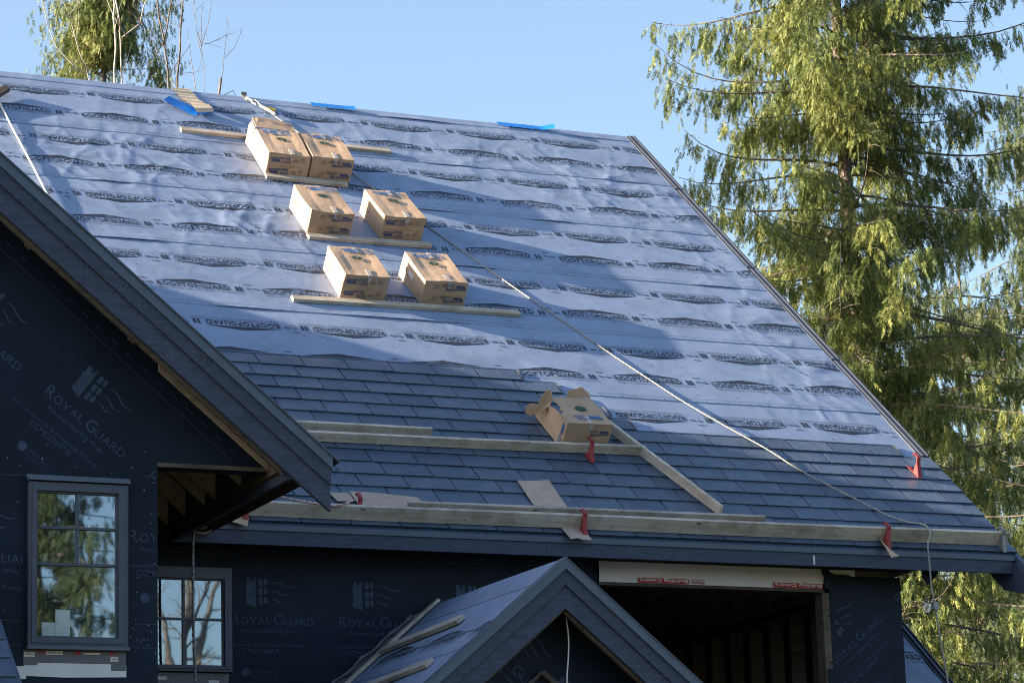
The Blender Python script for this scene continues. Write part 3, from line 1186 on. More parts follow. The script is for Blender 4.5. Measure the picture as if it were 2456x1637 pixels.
def window(xa, xb, za, zb, y, gl, bars_v, bars_h, name='window'):
    """outer frame rectangle, glass rectangle gl=(x0,x1,z0,z1); bars: list of (pos, lo, hi)"""
    gx0, gx1, gz0, gz1 = gl
    mb = MB()
    # stepped casing: outer trim, then sash
    t = 0.022
    for (a0, a1, c0, c1, i0, i1, j0, j1, yf, yb) in ((xa, xb, za, zb, xa + t, xb - t, za + t, zb - t, y - 0.052, y),
                                                     (xa + t, xb - t, za + t, zb - t, gx0 - 0.012, gx1 + 0.012, gz0 - 0.012, gz1 + 0.012, y - 0.062, y),
                                                     (gx0 - 0.012, gx1 + 0.012, gz0 - 0.012, gz1 + 0.012, gx0, gx1, gz0, gz1, y - 0.036, y)):
        mb.box((a0, yf, c0), (i0, yb, c1))
        mb.box((i1, yf, c0), (a1, yb, c1))
        mb.box((i0, yf, c0), (i1, yb, j0))
        mb.box((i0, yf, j1), (i1, yb, c1))
    w = mb.build(name, M['frame'], house)
    p = MB()
    p.box((gx0 - 0.002, y - 0.016, gz0 - 0.002), (gx1 + 0.002, y - 0.010, gz1 + 0.002))
    p.build('pane', M['glass'], w)
    for pos, lo, hi in bars_v:
        b = MB()
        b.box((pos - 0.009, y - 0.036, lo), (pos + 0.009, y - 0.0165, hi))
        b.build('muntin', M['frame'], w)
    for pos, lo, hi in bars_h:
        b = MB()
        b.box((lo, y - 0.038, pos - 0.009), (hi, y - 0.0165, pos + 0.009))
        b.build('muntin', M['frame'], w)
    return w


w1 = window(5.020, 5.741, 4.130, 5.291, GY, (5.085, 5.657, 4.202, 5.217), [(5.375, 4.711, 5.217)], [(4.971, 5.085, 5.657), (4.711, 5.085, 5.657)])
mb = MB()
mb.box((5.014, GY - 0.075, 5.300), (5.752, GY, 5.318))
mb.prism([(5.008, GY, 5.318), (5.756, GY, 5.318), (5.756, GY, 5.342), (5.008, GY, 5.345)], (0, -0.035, 0))
mb.build('head_flashing', M['trim'], w1)
mb = MB()
mb.box((5.012, GY - 0.07, 4.108), (5.749, GY, 4.129))
mb.build('sill', M['trim'], w1)
for (x0, x1, z0, z1) in ((5.125, 5.218, 4.206, 4.300), (5.222, 5.328, 4.206, 4.392)):
    mb = MB()
    mb.box((x0, GY - 0.0185, z0), (x1, GY - 0.0165, z1))
    mb.build('sticker', M['sticker'], w1)
w2 = window(6.668, 7.490, 4.330, 5.190, WY, (6.747, 7.413, 4.384, 5.085), [(7.08, 4.384, 5.085)], [(4.761, 6.747, 7.413)])

# flashing membrane below the windows
mb = MB()
mb.prism([(5.0, GY, 4.105), (5.738, GY, 4.105), (5.738, GY, 3.972), (5.63, GY, 3.972), (5.63, GY, 4.02), (5.10, GY, 4.02), (5.10, GY, 4.0), (5.0, GY, 4.0)], (0, -0.004, 0))
fl = mb.build('sill_membrane', M['membrane'], house)
mb = MB()
mb.prism([(4.953, GY, 3.99), (5.01, GY, 3.995), (5.01, GY, 4.005), (5.10, GY, 4.018), (5.63, GY, 4.018), (5.741, GY, 4.01), (5.741, GY, 3.928), (5.3, GY, 3.918), (5.02, GY, 3.925), (5.02, GY, 3.905), (4.96, GY, 3.90)], (0, -0.0025, 0))
mb.build('white_membrane', M['whitemembrane'], house)
F = Flat()
for (x0, z0, w, h) in ((5.005, 4.058, 0.075, 0.032), (5.16, 4.076, 0.12, 0.026), (5.43, 4.082, 0.12, 0.012), (5.625, 4.035, 0.055, 0.036)):
    F.add([(x0, z0), (x0 + w, z0), (x0 + w, z0 + h), (x0, z0 + h)], [(0, 1, 2, 3)])
F.lay('printed_label', lambda x, y: np.stack([x, np.full(len(x), GY - 0.0055), y], axis=1), M['whitelabel'], fl)
F = Flat()
for t, x0, z0, w, rot in (('VYCOR', 5.072, 4.084, 0.06, 1), ('VYCOR V-40', 5.272, 4.097, 0.105, 1), ('V-40', 5.632, 4.045, 0.042, 0)):
    co, fs = text2d(t, 0.014, w, bold=0.01, res=1)
    F.add(-co if rot else co, fs, (x0, z0))
F.lay('printed_lettering', lambda x, y: np.stack([x, np.full(len(x), GY - 0.008), y], axis=1), M['navyink'], fl)
F = Flat()
for x0 in (5.11, 5.14, 5.37, 5.392, 5.62, 5.645):
    F.poly([(x0, 4.078), (x0 + 0.014, 4.078), (x0 + 0.014, 4.104), (x0, 4.104)])
F.lay('red_mark', lambda x, y: np.stack([x, np.full(len(x), GY - 0.0055), y], axis=1), M['redlabel'], fl)
mb = MB()
mb.prism([(6.1, WY, 4.322), (7.48, WY, 4.322), (7.45, WY, 4.1), (6.1, WY, 4.1)], (0, -0.004, 0))
fl2 = mb.build('sill_membrane', M['membrane'], house)
F = Flat()
for (x0, z0, w, h) in ((6.84, 4.262, 0.1, 0.028), (6.70, 4.255, 0.03, 0.03), (7.30, 4.235, 0.09, 0.03)):
    F.add([(x0, z0), (x0 + w, z0), (x0 + w, z0 + h), (x0, z0 + h)], [(0, 1, 2, 3)])
F.lay('printed_label', lambda x, y: np.stack([x, np.full(len(x), WY - 0.0055), y], axis=1), M['whitelabel'], fl2)

# ------------------------------------------------------------------ opening at the right: header, jamb, room behind
HY = WY - 0.02
mb = MB()
mb.box((10.89, HY + 0.004, 5.163), (13.165, WY + 0.14, 5.192))
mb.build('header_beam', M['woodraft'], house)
# lumber wrap, slightly rumpled sheet
nx, nz = 60, 8
xs = np.linspace(10.888, 13.487, nx + 1)
pts = []
for j in range(nz + 1):
    for x in xs:
        zb = 5.190 if x < 13.17 else 5.325 - 0.002
        zb = 5.190 + (5.318 - 5.190) * min(1, max(0, (x - 13.14) / 0.06))
        z = zb + (5.402 - zb) * j / nz
        y = HY - 0.004 - 0.012 * float(vnoise(np.array(x * 3.5 + z * 4), np.array(z * 14 - x), 41)) * (0.3 + j / nz)
        pts.append((x, y, z))
idx = np.arange((nx + 1) * (nz + 1)).reshape(nz + 1, nx + 1)
q = np.stack([idx[:-1, :-1], idx[:-1, 1:], idx[1:, 1:], idx[1:, :-1]], axis=-1).reshape(-1, 4)
hw = mesh_obj('lumber_wrap', pts, q, M['whitewrap'], house, smooth=True)
for (x0, x1, t, ta, tb) in ((11.263, 11.768, 'Building Centre', None, None), (12.629, 13.139, 'Building Centre', None, None)):
    F = Flat()
    F.poly([(x0, 5.192), (x1, 5.192), (x1, 5.236), (x0, 5.236)])
    F.lay('printed_red_panel', lambda x, y: np.stack([x, np.full(len(x), HY - 0.020), y], axis=1), M['redlabel'], hw)
    F = Flat()
    co, fs = text2d(t, 0.027, (x1 - x0) * 0.95, bold=0.025)
    F.add(-co, fs, (x1 - 0.012, 5.2285))
    F.lay('printed_lettering', lambda x, y: np.stack([x, np.full(len(x), HY - 0.0225), y], axis=1), M['whitelabel'], hw)
    F = Flat()
    co, fs = text2d('Home', 0.022, 0.13, bold=0.03)
    F.add(-co, fs, (x1 + 0.155, 5.216))
    co, fs = text2d('hardware', 0.014, 0.13, bold=0.01)
    F.add(-co, fs, (x1 + 0.155, 5.236))
    if x1 < 12:
        F.lay('printed_lettering', lambda x, y: np.stack([x, np.full(len(x), HY - 0.020), y], axis=1), M['redlabel'], hw)
mb = MB()
mb.box((13.30, HY + 0.002, 5.322), (13.90, WY + 0.10, 5.372))
mb.build('top_plate', M['woodraft'], house)
mb = MB()
mb.box((13.86, 22.05, 5.322), (13.90, HY, 5.368))
mb.build('lookout_block', M['woodraft'], house)
# loose flap of wrap over the header's end
mb = MB()
pl = [(13.132, 5.361), (13.160, 5.372), (13.194, 5.37), (13.225, 5.336), (13.267, 5.322), (13.36, 5.325), (13.435, 5.320), (13.40, 5.300), (13.25, 5.27), (13.185, 5.19), (13.167, 5.186), (13.145, 5.208), (13.16, 5.30)]
mb.prism([(x, WY - 0.03, z) for x, z in pl], (0, -0.028, 0))
mb.build('wrap_flap', M['wrap'], house)
mb = MB()
mb.box((13.150, WY + 0.002, 0), (13.222, WY + 0.14, 5.160))
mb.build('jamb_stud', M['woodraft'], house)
mb = MB()
mb.box((13.170, WY - 0.012, 4.0), (13.235, WY - 0.003, 4.47))
fs_ = mb.build('flashing_strip', M['wrap'], house)
# room: side wall studs, floor joists overhead, far wall
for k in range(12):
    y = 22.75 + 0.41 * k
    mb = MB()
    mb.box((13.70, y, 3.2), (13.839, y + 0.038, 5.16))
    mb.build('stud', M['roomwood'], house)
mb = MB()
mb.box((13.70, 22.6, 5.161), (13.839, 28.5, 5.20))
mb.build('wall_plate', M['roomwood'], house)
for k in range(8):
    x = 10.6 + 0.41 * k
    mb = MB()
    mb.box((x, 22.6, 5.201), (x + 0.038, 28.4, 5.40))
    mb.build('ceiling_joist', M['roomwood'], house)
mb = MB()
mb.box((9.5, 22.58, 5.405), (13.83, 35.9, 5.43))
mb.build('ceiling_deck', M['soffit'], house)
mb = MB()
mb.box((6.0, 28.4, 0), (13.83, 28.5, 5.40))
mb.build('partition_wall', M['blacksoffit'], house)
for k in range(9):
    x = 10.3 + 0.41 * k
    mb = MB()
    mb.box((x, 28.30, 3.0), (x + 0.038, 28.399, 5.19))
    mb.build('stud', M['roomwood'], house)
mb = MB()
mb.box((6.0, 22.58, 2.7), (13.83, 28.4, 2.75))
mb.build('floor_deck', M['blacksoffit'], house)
# hanging scrap of wrap below the eave, right of the pier
mb = MB()
pl = [(14.068, 5.40), (14.24, 5.40), (14.236, 5.345), (14.212, 5.30), (14.165, 5.262), (14.13, 5.231), (14.10, 5.255), (14.075, 5.30)]
mb.prism([(x, 22.19 + 0.02 * math.sin(x * 40), z) for x, z in pl], (0.004, -0.012, 0))
mb.build('wrap_flap', M['wrap'], house)

# ------------------------------------------------------------------ entrance porch gable
PX, PZ, PY = 9.352, 4.94, 19.82


def Q(y, w, h=0.0, side=-1):
    """point on a porch roof slope: y along the ridge, w down the slope, h off the surface"""
    return Vector((PX + side * (w * CT + h * ST), y, PZ - w * ST + h * CT))


PW = 1.95
mb = MB()
mb.prism([(PX, PY + 0.08, PZ - 0.01), (PX - PW * CT, PY + 0.08, PZ - 0.01 - PW * ST), (PX - PW * CT, PY + 0.08, PZ - 0.06 - PW * ST), (PX, PY + 0.08, PZ - 0.06), (PX + PW * CT, PY + 0.08, PZ - 0.06 - PW * ST), (PX + PW * CT, PY + 0.08, PZ - 0.01 - PW * ST)], (0, WY - PY - 0.082, 0))
porch_roof = mb.build('porch_roof', M['soffit'], house)


def porch_sheet(i, off=0.0):
    def fn(yy, ww):
        h = 0.004 + off + 0.006 * vnoise(yy * 1.6 + 5, ww * 3.1, 51) + 0.0035 * i + 0.012 * vnoise(yy * .7, ww * .7, 52) * np.clip(ww, 0, 1)
        return np.stack([PX - (ww * CT + h * ST), yy, PZ - ww * ST + h * CT], axis=1)
    return fn


for i, (w0, w1_) in enumerate(((-0.005, 0.32), (0.28, 1.13), (1.09, PW))):
    ya, yb = PY + 0.075, WY - 0.003
    ny, nw = 70, max(6, int((w1_ - w0) / 0.04))
    Yg, Wg = np.meshgrid(np.linspace(ya, yb, ny + 1), np.linspace(w0, w1_, nw + 1))
    pts = porch_sheet(2 - i)(Yg.ravel(), Wg.ravel())
    idx = np.arange((ny + 1) * (nw + 1)).reshape(nw + 1, ny + 1)
    q = np.stack([idx[:-1, :-1], idx[:-1, 1:], idx[1:, 1:], idx[1:, :-1]], axis=-1).reshape(-1, 4)
    s = mesh_obj('underlayment_strip', pts, q, M['under'], house, smooth=True)
    if i == 1:
        for yst in (21.10, 22.11, 20.09):
            for part, mt in ((LOGO_A, M['print']), (LOGO_B, M['print_soft'])):
                F = Flat()
                yy_ = yst - part.v[:, 0] * 0.93
                ok = (yy_ > ya + 0.01) & (yy_ < yb - 0.01)
                fs = [f for f in part.f if all(ok[j] for j in f)]
                used = sorted({j for f in fs for j in f})
                mp = {j: k for k, j in enumerate(used)}
                F.v = part.v[used]
                F.f = [tuple(mp[j] for j in f) for f in fs]
                F.lay('printed_logo', lambda x, y, yst=yst: porch_sheet(1, 0.003)(yst - x * 0.93, 0.885 - y * 0.9), mt, s)
    if i < 2:
        D = Flat()
        for y in np.arange(ya + 0.05, yb, 0.11):
            D.poly([(y - .008, w1_ - .065), (y + .008, w1_ - .065), (y + .008, w1_ - .057), (y - .008, w1_ - .057)])
        tag(D.lay('staples', porch_sheet(2 - i, 0.003), M['staple'], s), kind='stuff')
# right slope sheet
mb = MB()
mb.add([Q(PY + 0.075, 0, 0.004, 1), Q(WY - 0.003, 0, 0.004, 1), Q(WY - 0.003, PW, 0.004, 1), Q(PY + 0.075, PW, 0.004, 1)], [(0, 1, 2, 3)])
mb.build('underlayment_strip', M['under'], house)
# barge of the porch: cap, upper and lower boards, both sides
for side in (-1, 1):
    for name, top, bot, y0, mat in (('barge_cap', -0.012, 0.071, PY - 0.008, M['trim']), ('upper_barge_board', 0.0715, 0.195, PY + 0.012, M['board']), ('barge_board', 0.1955, 0.375, PY + 0.032, M['board'])):
        mb = MB()
        xe = PX + side * 1.60
        e = 0.0008 * side
        ze = PZ - 1.60 * 0.8333
        mb.prism([(PX + e, y0, PZ - top), (xe, y0, ze - top), (xe, y0, ze - bot), (PX + e, y0, PZ - bot)], (0, PY + 0.075 - y0, 0))
        mb.build(name, mat, house)
    mb = MB()
    mb.prism([(PX + 0.001 * side, PY - 0.016, PZ + 0.022), (PX + side * 1.6, PY - 0.016, PZ + 0.022 - 1.6 * .8333), (PX + side * 1.6, PY - 0.016, PZ + 0.012 - 1.6 * .8333), (PX + 0.001 * side, PY - 0.016, PZ + 0.012)], (0, 0.12, 0))
    mb.build('barge_cap_flange', M['trim'], house)
    mb = MB()
    mb.prism([(PX + 0.002 * side, PY + 0.08, PZ - 0.20), (PX + side * 1.55, PY + 0.08, PZ - 0.2 - 1.55 * .8333), (PX + side * 1.55, PY + 0.08, PZ - 0.40 - 1.55 * .8333), (PX + 0.002 * side, PY + 0.08, PZ - 0.40)], (0, 0.038, 0))
    mb.build('fly_rafter', M['woodraft'], house)
# porch gable wall
mb = MB()
mb.prism([(PX - 1.3, 20.22, 2.6), (PX + 1.3, 20.22, 2.6), (PX + 1.3, 20.22, PZ - 0.12 - 1.3 * .8333), (PX, 20.22, PZ - 0.12), (PX - 1.3, 20.22, PZ - 0.12 - 1.3 * .8333)], (0, 0.12, 0))
porch_wall = mb.build('porch_gable_wall', M['wrap'], house)
lay_wrap(porch_wall, 9.13, 3.88, math.radians(-40), 20.22, lambda X, Z: (Z < PZ - 0.45 - np.abs(X - PX) * .8333))
lay_wrap(porch_wall, 8.75, 4.35, math.radians(-40), 20.22, lambda X, Z: (Z < PZ - 0.45 - np.abs(X - PX) * .8333))
mb = MB()
mb.prism([(9.24, 20.205, 4.10), (9.30, 20.205, 4.125), (9.56, 20.205, 3.92), (9.53, 20.205, 3.89), (9.285, 20.205, 4.085)], (0, -0.04, 0))
mb.prism([(9.02, 20.205, 3.92), (9.26, 20.205, 4.10), (9.28, 20.205, 4.085), (9.05, 20.205, 3.89)], (0, -0.03, 0))
mb.build('porch_opening_trim', M['woodraft'], house)
# wall flashing beside the porch roof with a rolled upper edge
mb = MB()
mb.add([(9.33, WY - 0.006, 4.93), (9.10, WY - 0.006, 4.835), (8.05, WY - 0.006, 3.96), (8.20, WY - 0.006, 3.96)], [(0, 1, 2, 3)])
mb.build('wall_flashing', M['membrane'], house)
pts = [(9.105 - 1.05 * t + 0.01 * math.sin(t * 25), WY - 0.03, 4.842 - 0.86 * t + 0.006 * math.sin(t * 31)) for t in np.linspace(0, 1, 26)]
mb = MB()
mb.tube(pts, [0.016 + 0.006 * math.sin(k * 1.9) for k in range(26)], 8)
mb.build('rolled_membrane_edge', M['membrane'], house, smooth=True)

# ------------------------------------------------------------------ lower roof behind the right corner
LXR = 15.15
lp = Vector((LXR, 23.5, 4.50))


def LR(u, v, h=0.0):
    return Vector((u, 23.5 + v * CT - h * ST, 4.50 + v * ST + h * CT))


mb = MB()
mb.rbox(13.99, LXR - 0.02, -1.6, 2.4, -0.05, 0.0, LR)
lower_roof = mb.build('lower_roof', M['soffit'], house)
for i, (a0, a1) in enumerate(((-1.6, -0.02), (-0.10, 0.75), (0.66, 2.4))):
    nu, nv = 30, 24
    U, V = np.meshgrid(np.linspace(13.99, LXR - 0.09, nu + 1), np.linspace(a0, a1, nv + 1))
    H = 0.004 + 0.004 * i + 0.014 * vnoise(U * 2.2, V * 4, 61) ** 2
    pts = np.stack([U.ravel(), (23.5 + V * CT - H * ST).ravel(), (4.50 + V * ST + H * CT).ravel()], axis=1)
    idx = np.arange((nu + 1) * (nv + 1)).reshape(nv + 1, nu + 1)
    q = np.stack([idx[:-1, :-1], idx[:-1, 1:], idx[1:, 1:], idx[1:, :-1]], axis=-1).reshape(-1, 4)
    s = mesh_obj('underlayment_strip', pts, q, M['under'], house, smooth=True)
    for part, mt in ((LOGO_A, M['print']), (LOGO_B, M['print_soft'])):
        for st, v0, sgn in (((15.06, -0.13, -1),) if i == 0 else ((14.3, 0.38, 1),) if i == 1 else ()):
            uu_ = st + sgn * part.v[:, 0]
            ok = (uu_ < LXR - 0.1) & (uu_ > 13.99)
            fs = [f for f in part.f if all(ok[j] for j in f)]
            if not fs:
                continue
            used = sorted({j for f in fs for j in f})
            mp = {j: k for k, j in enumerate(used)}
            F = Flat()
            F.v = part.v[used]
            F.f = [tuple(mp[j] for j in f) for f in fs]

            def fn(x, y, st=st, sgn=sgn, v0=v0, i=i):
                u, v = st + sgn * x, v0 + sgn * y
                h = 0.004 + 0.004 * i + 0.014 * vnoise(u * 2.2, v * 4, 61) ** 2 + 0.003
                return np.stack([u, 23.5 + v * CT - h * ST, 4.50 + v * ST + h * CT], axis=1)
            F.lay('printed_logo', fn, mt, s)
mb = MB()
for (a, b_, h0, h1) in ((-0.10, -0.07, 0.0, 0.028), (-0.07, -0.04, 0.0, 0.045), (-0.04, -0.015, 0.0, 0.03), (-0.015, 0.0, -0.08, 0.045)):
    mb.rbox(LXR + a, LXR + b_, -1.6, 2.4, h0, h1, LR)
mb.build('rake_trim', M['raketrim'], house)

# ------------------------------------------------------------------ low shingled roof at the bottom left corner


def BR(u, v, h=0.0):
    return Vector((u, 18.0 + v * CT - h * ST, 3.70 + v * ST + h * CT))


mb = MB()
mb.rbox(2.0, 4.575, -1.2, 1.85, -0.05, 0.0, BR)
bay = mb.build('bay_roof', M['soffit'], house)
for i in range(-5, 8):
    for k in range(5):
        u = 4.59 - SW * (k + 1) + (0.2 if i % 2 else 0) 
        L_ = min(SW, 4.59 - u)
        if u < 2.0:
            continue
        me = SH
        if L_ < SW - 0.02:
            me = SH.copy()
            for vt in me.vertices:
                vt.co.x *= L_ / SW
        o = bpy.data.objects.new('shingle', me)
        C.objects.link(o)
        o.parent = bay
        o.location = BR(u, 0.03 + SL * i, 0.003) - hog
        o.rotation_euler = (TH, 0, 0)
        if i % 2 and k == 0:
            pass
mb = MB()
mb.rbox(4.57, 4.60, -1.2, 1.85, -0.06, 0.02, BR)
mb.build('rake_trim', M['trim'], house)

# ================================================================== loose things on the roof
def frame(u, v, h, ang=0.0, lean=0.0):
    """matrix of a thing standing on the main roof: x along the eave, y up the slope, z off the roof"""
    X = Vector((1, 0, 0))
    Y = Vector((0, CT, ST))
    Z = Vector((0, -ST, CT))
    c, s = math.cos(ang), math.sin(ang)
    x = X * c + Y * s
    y = Y * c - X * s
    z = Z
    if lean:
        y, z = y * math.cos(lean) + z * math.sin(lean), z * math.cos(lean) - y * math.sin(lean)
    mt = Matrix.Identity(4)
    o = P(u, v, h)
    for i in range(3):
        mt[i][0], mt[i][1], mt[i][2], mt[i][3] = x[i], y[i], z[i], o[i]
    return mt


def local_empty(name, mtx, label, cat, group=None):
    o = bpy.data.objects.new(name, None)
    C.objects.link(o)
    o.empty_display_size = 0.1
    o.matrix_world = mtx
    ORG[o.name] = Vector((0, 0, 0))
    tag(o, label, cat, group)
    return o


def beam(name, A, B, up, width, thick, mat, label, cat, group=None, warp=0.004, seg=None):
    """a length of lumber from A to B; width measured across, thick along 'up'"""
    A, B, up = Vector(A), Vector(B), Vector(up)
    L = (B - A).length
    x = (B - A).normalized()
    z = (up - x * up.dot(x)).normalized()
    y = z.cross(x)
    n = seg or max(2, int(L / 0.35))
    e = 0.0035
    w2 = width / 2
    prof = [(-w2 + e, 0), (w2 - e, 0), (w2, e), (w2, thick - e), (w2 - e, thick), (-w2 + e, thick), (-w2, thick - e), (-w2, e)]
    sd = random.random() * 50
    vsx, fs = [], []
    for i in range(n + 1):
        t = i / n
        dy = warp * math.sin(t * 3.1 + sd) + warp * 0.4 * math.sin(t * 9 + sd * 2)
        dz = warp * 0.6 * (math.sin(t * 4.3 + sd * 3) * 0.5 + 0.5)
        for (py, pz) in prof:
            vsx.append((t * L, py + dy, pz + dz))
    for i in range(n):
        for k in range(8):
            k2 = (k + 1) % 8
            fs.append((i * 8 + k, (i + 1) * 8 + k, (i + 1) * 8 + k2, i * 8 + k2))
    fs.append(tuple(range(8)))
    fs.append(tuple(n * 8 + k for k in range(7, -1, -1)))
    me = bpy.data.meshes.new(name)
    me.from_pydata(vsx, [], fs)
    me.materials.append(mat)
    me.update()
    o = bpy.data.objects.new(name, me)
    C.objects.link(o)
    mt = Matrix.Identity(4)
    for i in range(3):
        mt[i][0], mt[i][1], mt[i][2], mt[i][3] = x[i], y[i], z[i], A[i]
    o.matrix_world = mt
    tag(o, label, cat, group)
    return o


NV = Vector((0, -ST, CT))     # roof normal
SV = Vector((0, CT, ST))      # up the slope


def flat24(u0, v0, u1, v1, label, mat='woodnew', h=0.012):
    """2x4 lying flat, lower edge given"""
    return beam('batten', P(u0, v0 + 0.0445, h), P(u1, v1 + 0.0445, h), NV, 0.089, 0.038, M[mat], label, 'lumber', 'battens holding the cartons')


flat24(9.005, 8.465, 11.442, 8.430, 'uppermost pale batten nailed behind the top pair of cartons')
flat24(9.688, 7.381, 10.600, 7.346, 'short batten under the front of the top pair of cartons')
flat24(9.729, 5.873, 11.097, 5.911, 'batten under the front of the middle two cartons')
flat24(9.126, 4.345, 11.559, 4.388, 'long batten under the lowest pair of cartons on the underlayment')


def on_edge(name, u0, v0, u1, v1, hgt, label, mat='wood', h=0.036, thick=0.038, group=None, warp=0.004):
    return beam(name, P(u0, v0 + thick / 2, h), P(u1, v1 + thick / 2, h), NV, thick, hgt, M[mat], label, 'lumber', group, warp)


on_edge('toe_board', 7.33, 0.085, 10.535, 0.095, 0.134, 'left length of the stained plank standing on edge along the eave', group='planks along the eave')
on_edge('toe_board', 10.50, 0.090, 14.935, 0.118, 0.138, 'right length of the dark flecked plank on edge along the eave', group='planks along the eave')
on_edge('backing_board', 8.95, 0.185, 12.40, 0.205, 0.142, 'thin board lying behind the eave plank, its top edge showing', 'wood')
on_edge('toe_board', 8.20, 1.440, 11.757, 1.515, 0.092, 'upper plank on edge holding up the torn open carton')
on_edge('toe_board', 8.20, 1.620, 9.665, 1.640, 0.092, 'shorter plank end just above the upper toe board')
# sloping plank
beam('sloping_plank', P(11.47, 2.26, 0.040), P(12.085, 0.455, 0.040), NV, 0.038, 0.092, M['wood'], 'grey plank on edge running down the shingles to the eave plank', 'lumber')
beam('old_stick', P(6.72, 8.50, 0.02), P(7.185, 9.10, 0.05), NV, 0.089, 0.05, M['darkwood'], 'dark stick end at the left edge above the pale rope', 'lumber')

# ------------------------------------------------------------------ brackets


def make_bracket(name, label, mat):
    o = local_empty(name, Matrix.Identity(4), label, 'bracket', 'roof brackets holding planks')
    w = 0.020
    mb = MB()
    mb.box((-w, -0.012, 0.0), (w, 0.21, 0.004))
    mb.build('base_plate', mat, o)
    prof = [(-0.012, 0.004), (0.0, 0.004), (0.092, 0.118), (0.103, 0.156), (0.172, 0.162), (0.176, 0.138), (0.181, 0.138), (0.178, 0.168), (0.100, 0.163), (0.086, 0.121)]
    mb = MB()
    # strap, extruded across; as convex pieces
    pieces = [[(-0.012, 0.004), (0.002, 0.004), (0.094, 0.118), (0.086, 0.124)], [(0.086, 0.124), (0.094, 0.118), (0.106, 0.156), (0.098, 0.163)],
              [(0.098, 0.163), (0.106, 0.156), (0.174, 0.162), (0.180, 0.169)], [(0.180, 0.169), (0.174, 0.162), (0.176, 0.138), (0.182, 0.138)]]
    for pc in pieces:
        mb.prism([(-w, a, b) for a, b in pc], (2 * w, 0, 0))
    st = mb.build('strap', mat, o)
    mb = MB()
    mb.prism([(-w, 0.004, 0.0045), (-w, 0.090, 0.0045), (-w, 0.094, 0.112)], (0.004, 0, 0))
    mb.build('gusset', mat, o)
    mb = MB()
    mb.box((-w + 0.004, 0.090, 0.0045), (w - 0.004, 0.094, 0.112))
    mb.build('rear_strap', mat, o)
    mb = MB()
    mb.tube([(0, 0.13, 0.166), (0, 0.13, 0.171)], 0.007, 8)
    mb.build('bolt', M['greymetal'], o)
    return o


def dup(root, mtx, label):
    r = root.copy()
    C.objects.link(r)
    r.matrix_world = mtx
    r['label'] = label
    for ch in list(root.children):
        c = ch.copy()
        C.objects.link(c)
        c.parent = r
        c.matrix_parent_inverse = Matrix.Identity(4)
    return r


br0 = make_bracket('roof_bracket', 'red bracket at the left end of the eave plank, by the torn cardboard', M['red'])
br0.matrix_world = frame(7.48, -0.015, 0.038)
dup(br0, frame(10.555, -0.02, 0.038), 'red bracket over the joint in the middle of the eave plank')
dup(br0, frame(13.61, -0.004, 0.038), 'red bracket on the right half of the eave plank with leaning cardboard')
dup(br0, frame(11.155, 1.338, 0.038), 'red bracket gripping the upper plank below the torn carton')
dup(br0, frame(14.66, 1.385, 0.038, 0.06), 'red bracket standing empty on the shingles near the right rake')
dup(br0, frame(8.53, 0.13, 0.010), 'red bracket whose top just shows behind the left eave plank')
br1 = make_bracket('end_bracket', 'grey metal bracket clasping the right end of the eave plank', M['greymetal'])
br1.matrix_world = frame(14.86, 0.012, 0.038, 0.05)

# ------------------------------------------------------------------ cartons
BW, BL, BH = 0.472, 0.660, 0.268


def s_logo():
    F = Flat()
    t = 0.010

    def bar(x0, x1, z):
        F.poly([(x0 + t * .4, z), (x1 - t * .4, z), (x1, z + t * .5), (x1 - t * .4, z + t), (x0 + t * .4, z + t), (x0, z + t * .5)])
    bar(0.012, 0.105, 0.0)
    bar(0.0, 0.095, 0.018)
    bar(0.004, 0.100, 0.036)
    F.poly([(0.0, 0.020), (0.010, 0.024), (0.014, 0.040), (0.006, 0.044)])
    F.poly([(0.100, 0.004), (0.106, 0.006), (0.098, 0.024), (0.088, 0.022)])
    F.poly([(0.016, 0.011), (0.09, 0.011), (0.088, 0.017), (0.018, 0.017)])
    F.text('INTER', (0.100, 0.030), 0.026, 0.105, bold=0.025)
    F.text('LOCK', (0.128, -0.006), 0.026, 0.090, bold=0.025)
    return F


def leaf_logo():
    F = Flat()
    F.poly([(-0.048, 0.012), (-0.012, 0.034), (0.012, 0.034), (0.050, 0.010), (0.012, 0.022), (-0.012, 0.022)])
    F.poly([(-0.036, 0.012), (-0.012, 0.020), (-0.002, 0.018), (-0.002, -0.028), (-0.020, -0.022), (-0.034, -0.006)])
    F.poly([(0.002, 0.018), (0.014, 0.020), (0.038, 0.008), (0.034, -0.008), (0.018, -0.022), (0.002, -0.032)])
    return F


SLOGO, LLOGO = s_logo(), leaf_logo()


def flat_mesh(F, fn, name, mat):
    me = bpy.data.meshes.new(name)
    me.from_pydata([tuple(x) for x in fn(F.v[:, 0], F.v[:, 1])], [], F.f)
    me.materials.append(mat)
    me.update()
    return me


def top_pl(x0, y0, sc=1.0, rot=False, z=BH + 0.004):
    sg = -1 if rot else 1
    return lambda x, y: np.stack([x0 + sg * x * sc, y0 + sg * y * sc, np.full(len(x), z)], axis=1)


def front_pl(x0, z0, sc=1.0, rot=False):
    sg = -1 if rot else 1
    return lambda x, y: np.stack([x0 + sg * x * sc, np.full(len(x), -0.0045), z0 + sg * y * sc], axis=1)


def side_pl(y0, z0, sc=1.0):
    return lambda x, y: np.stack([np.full(len(x), -0.0045), y0 - x * sc, z0 + y * sc], axis=1)


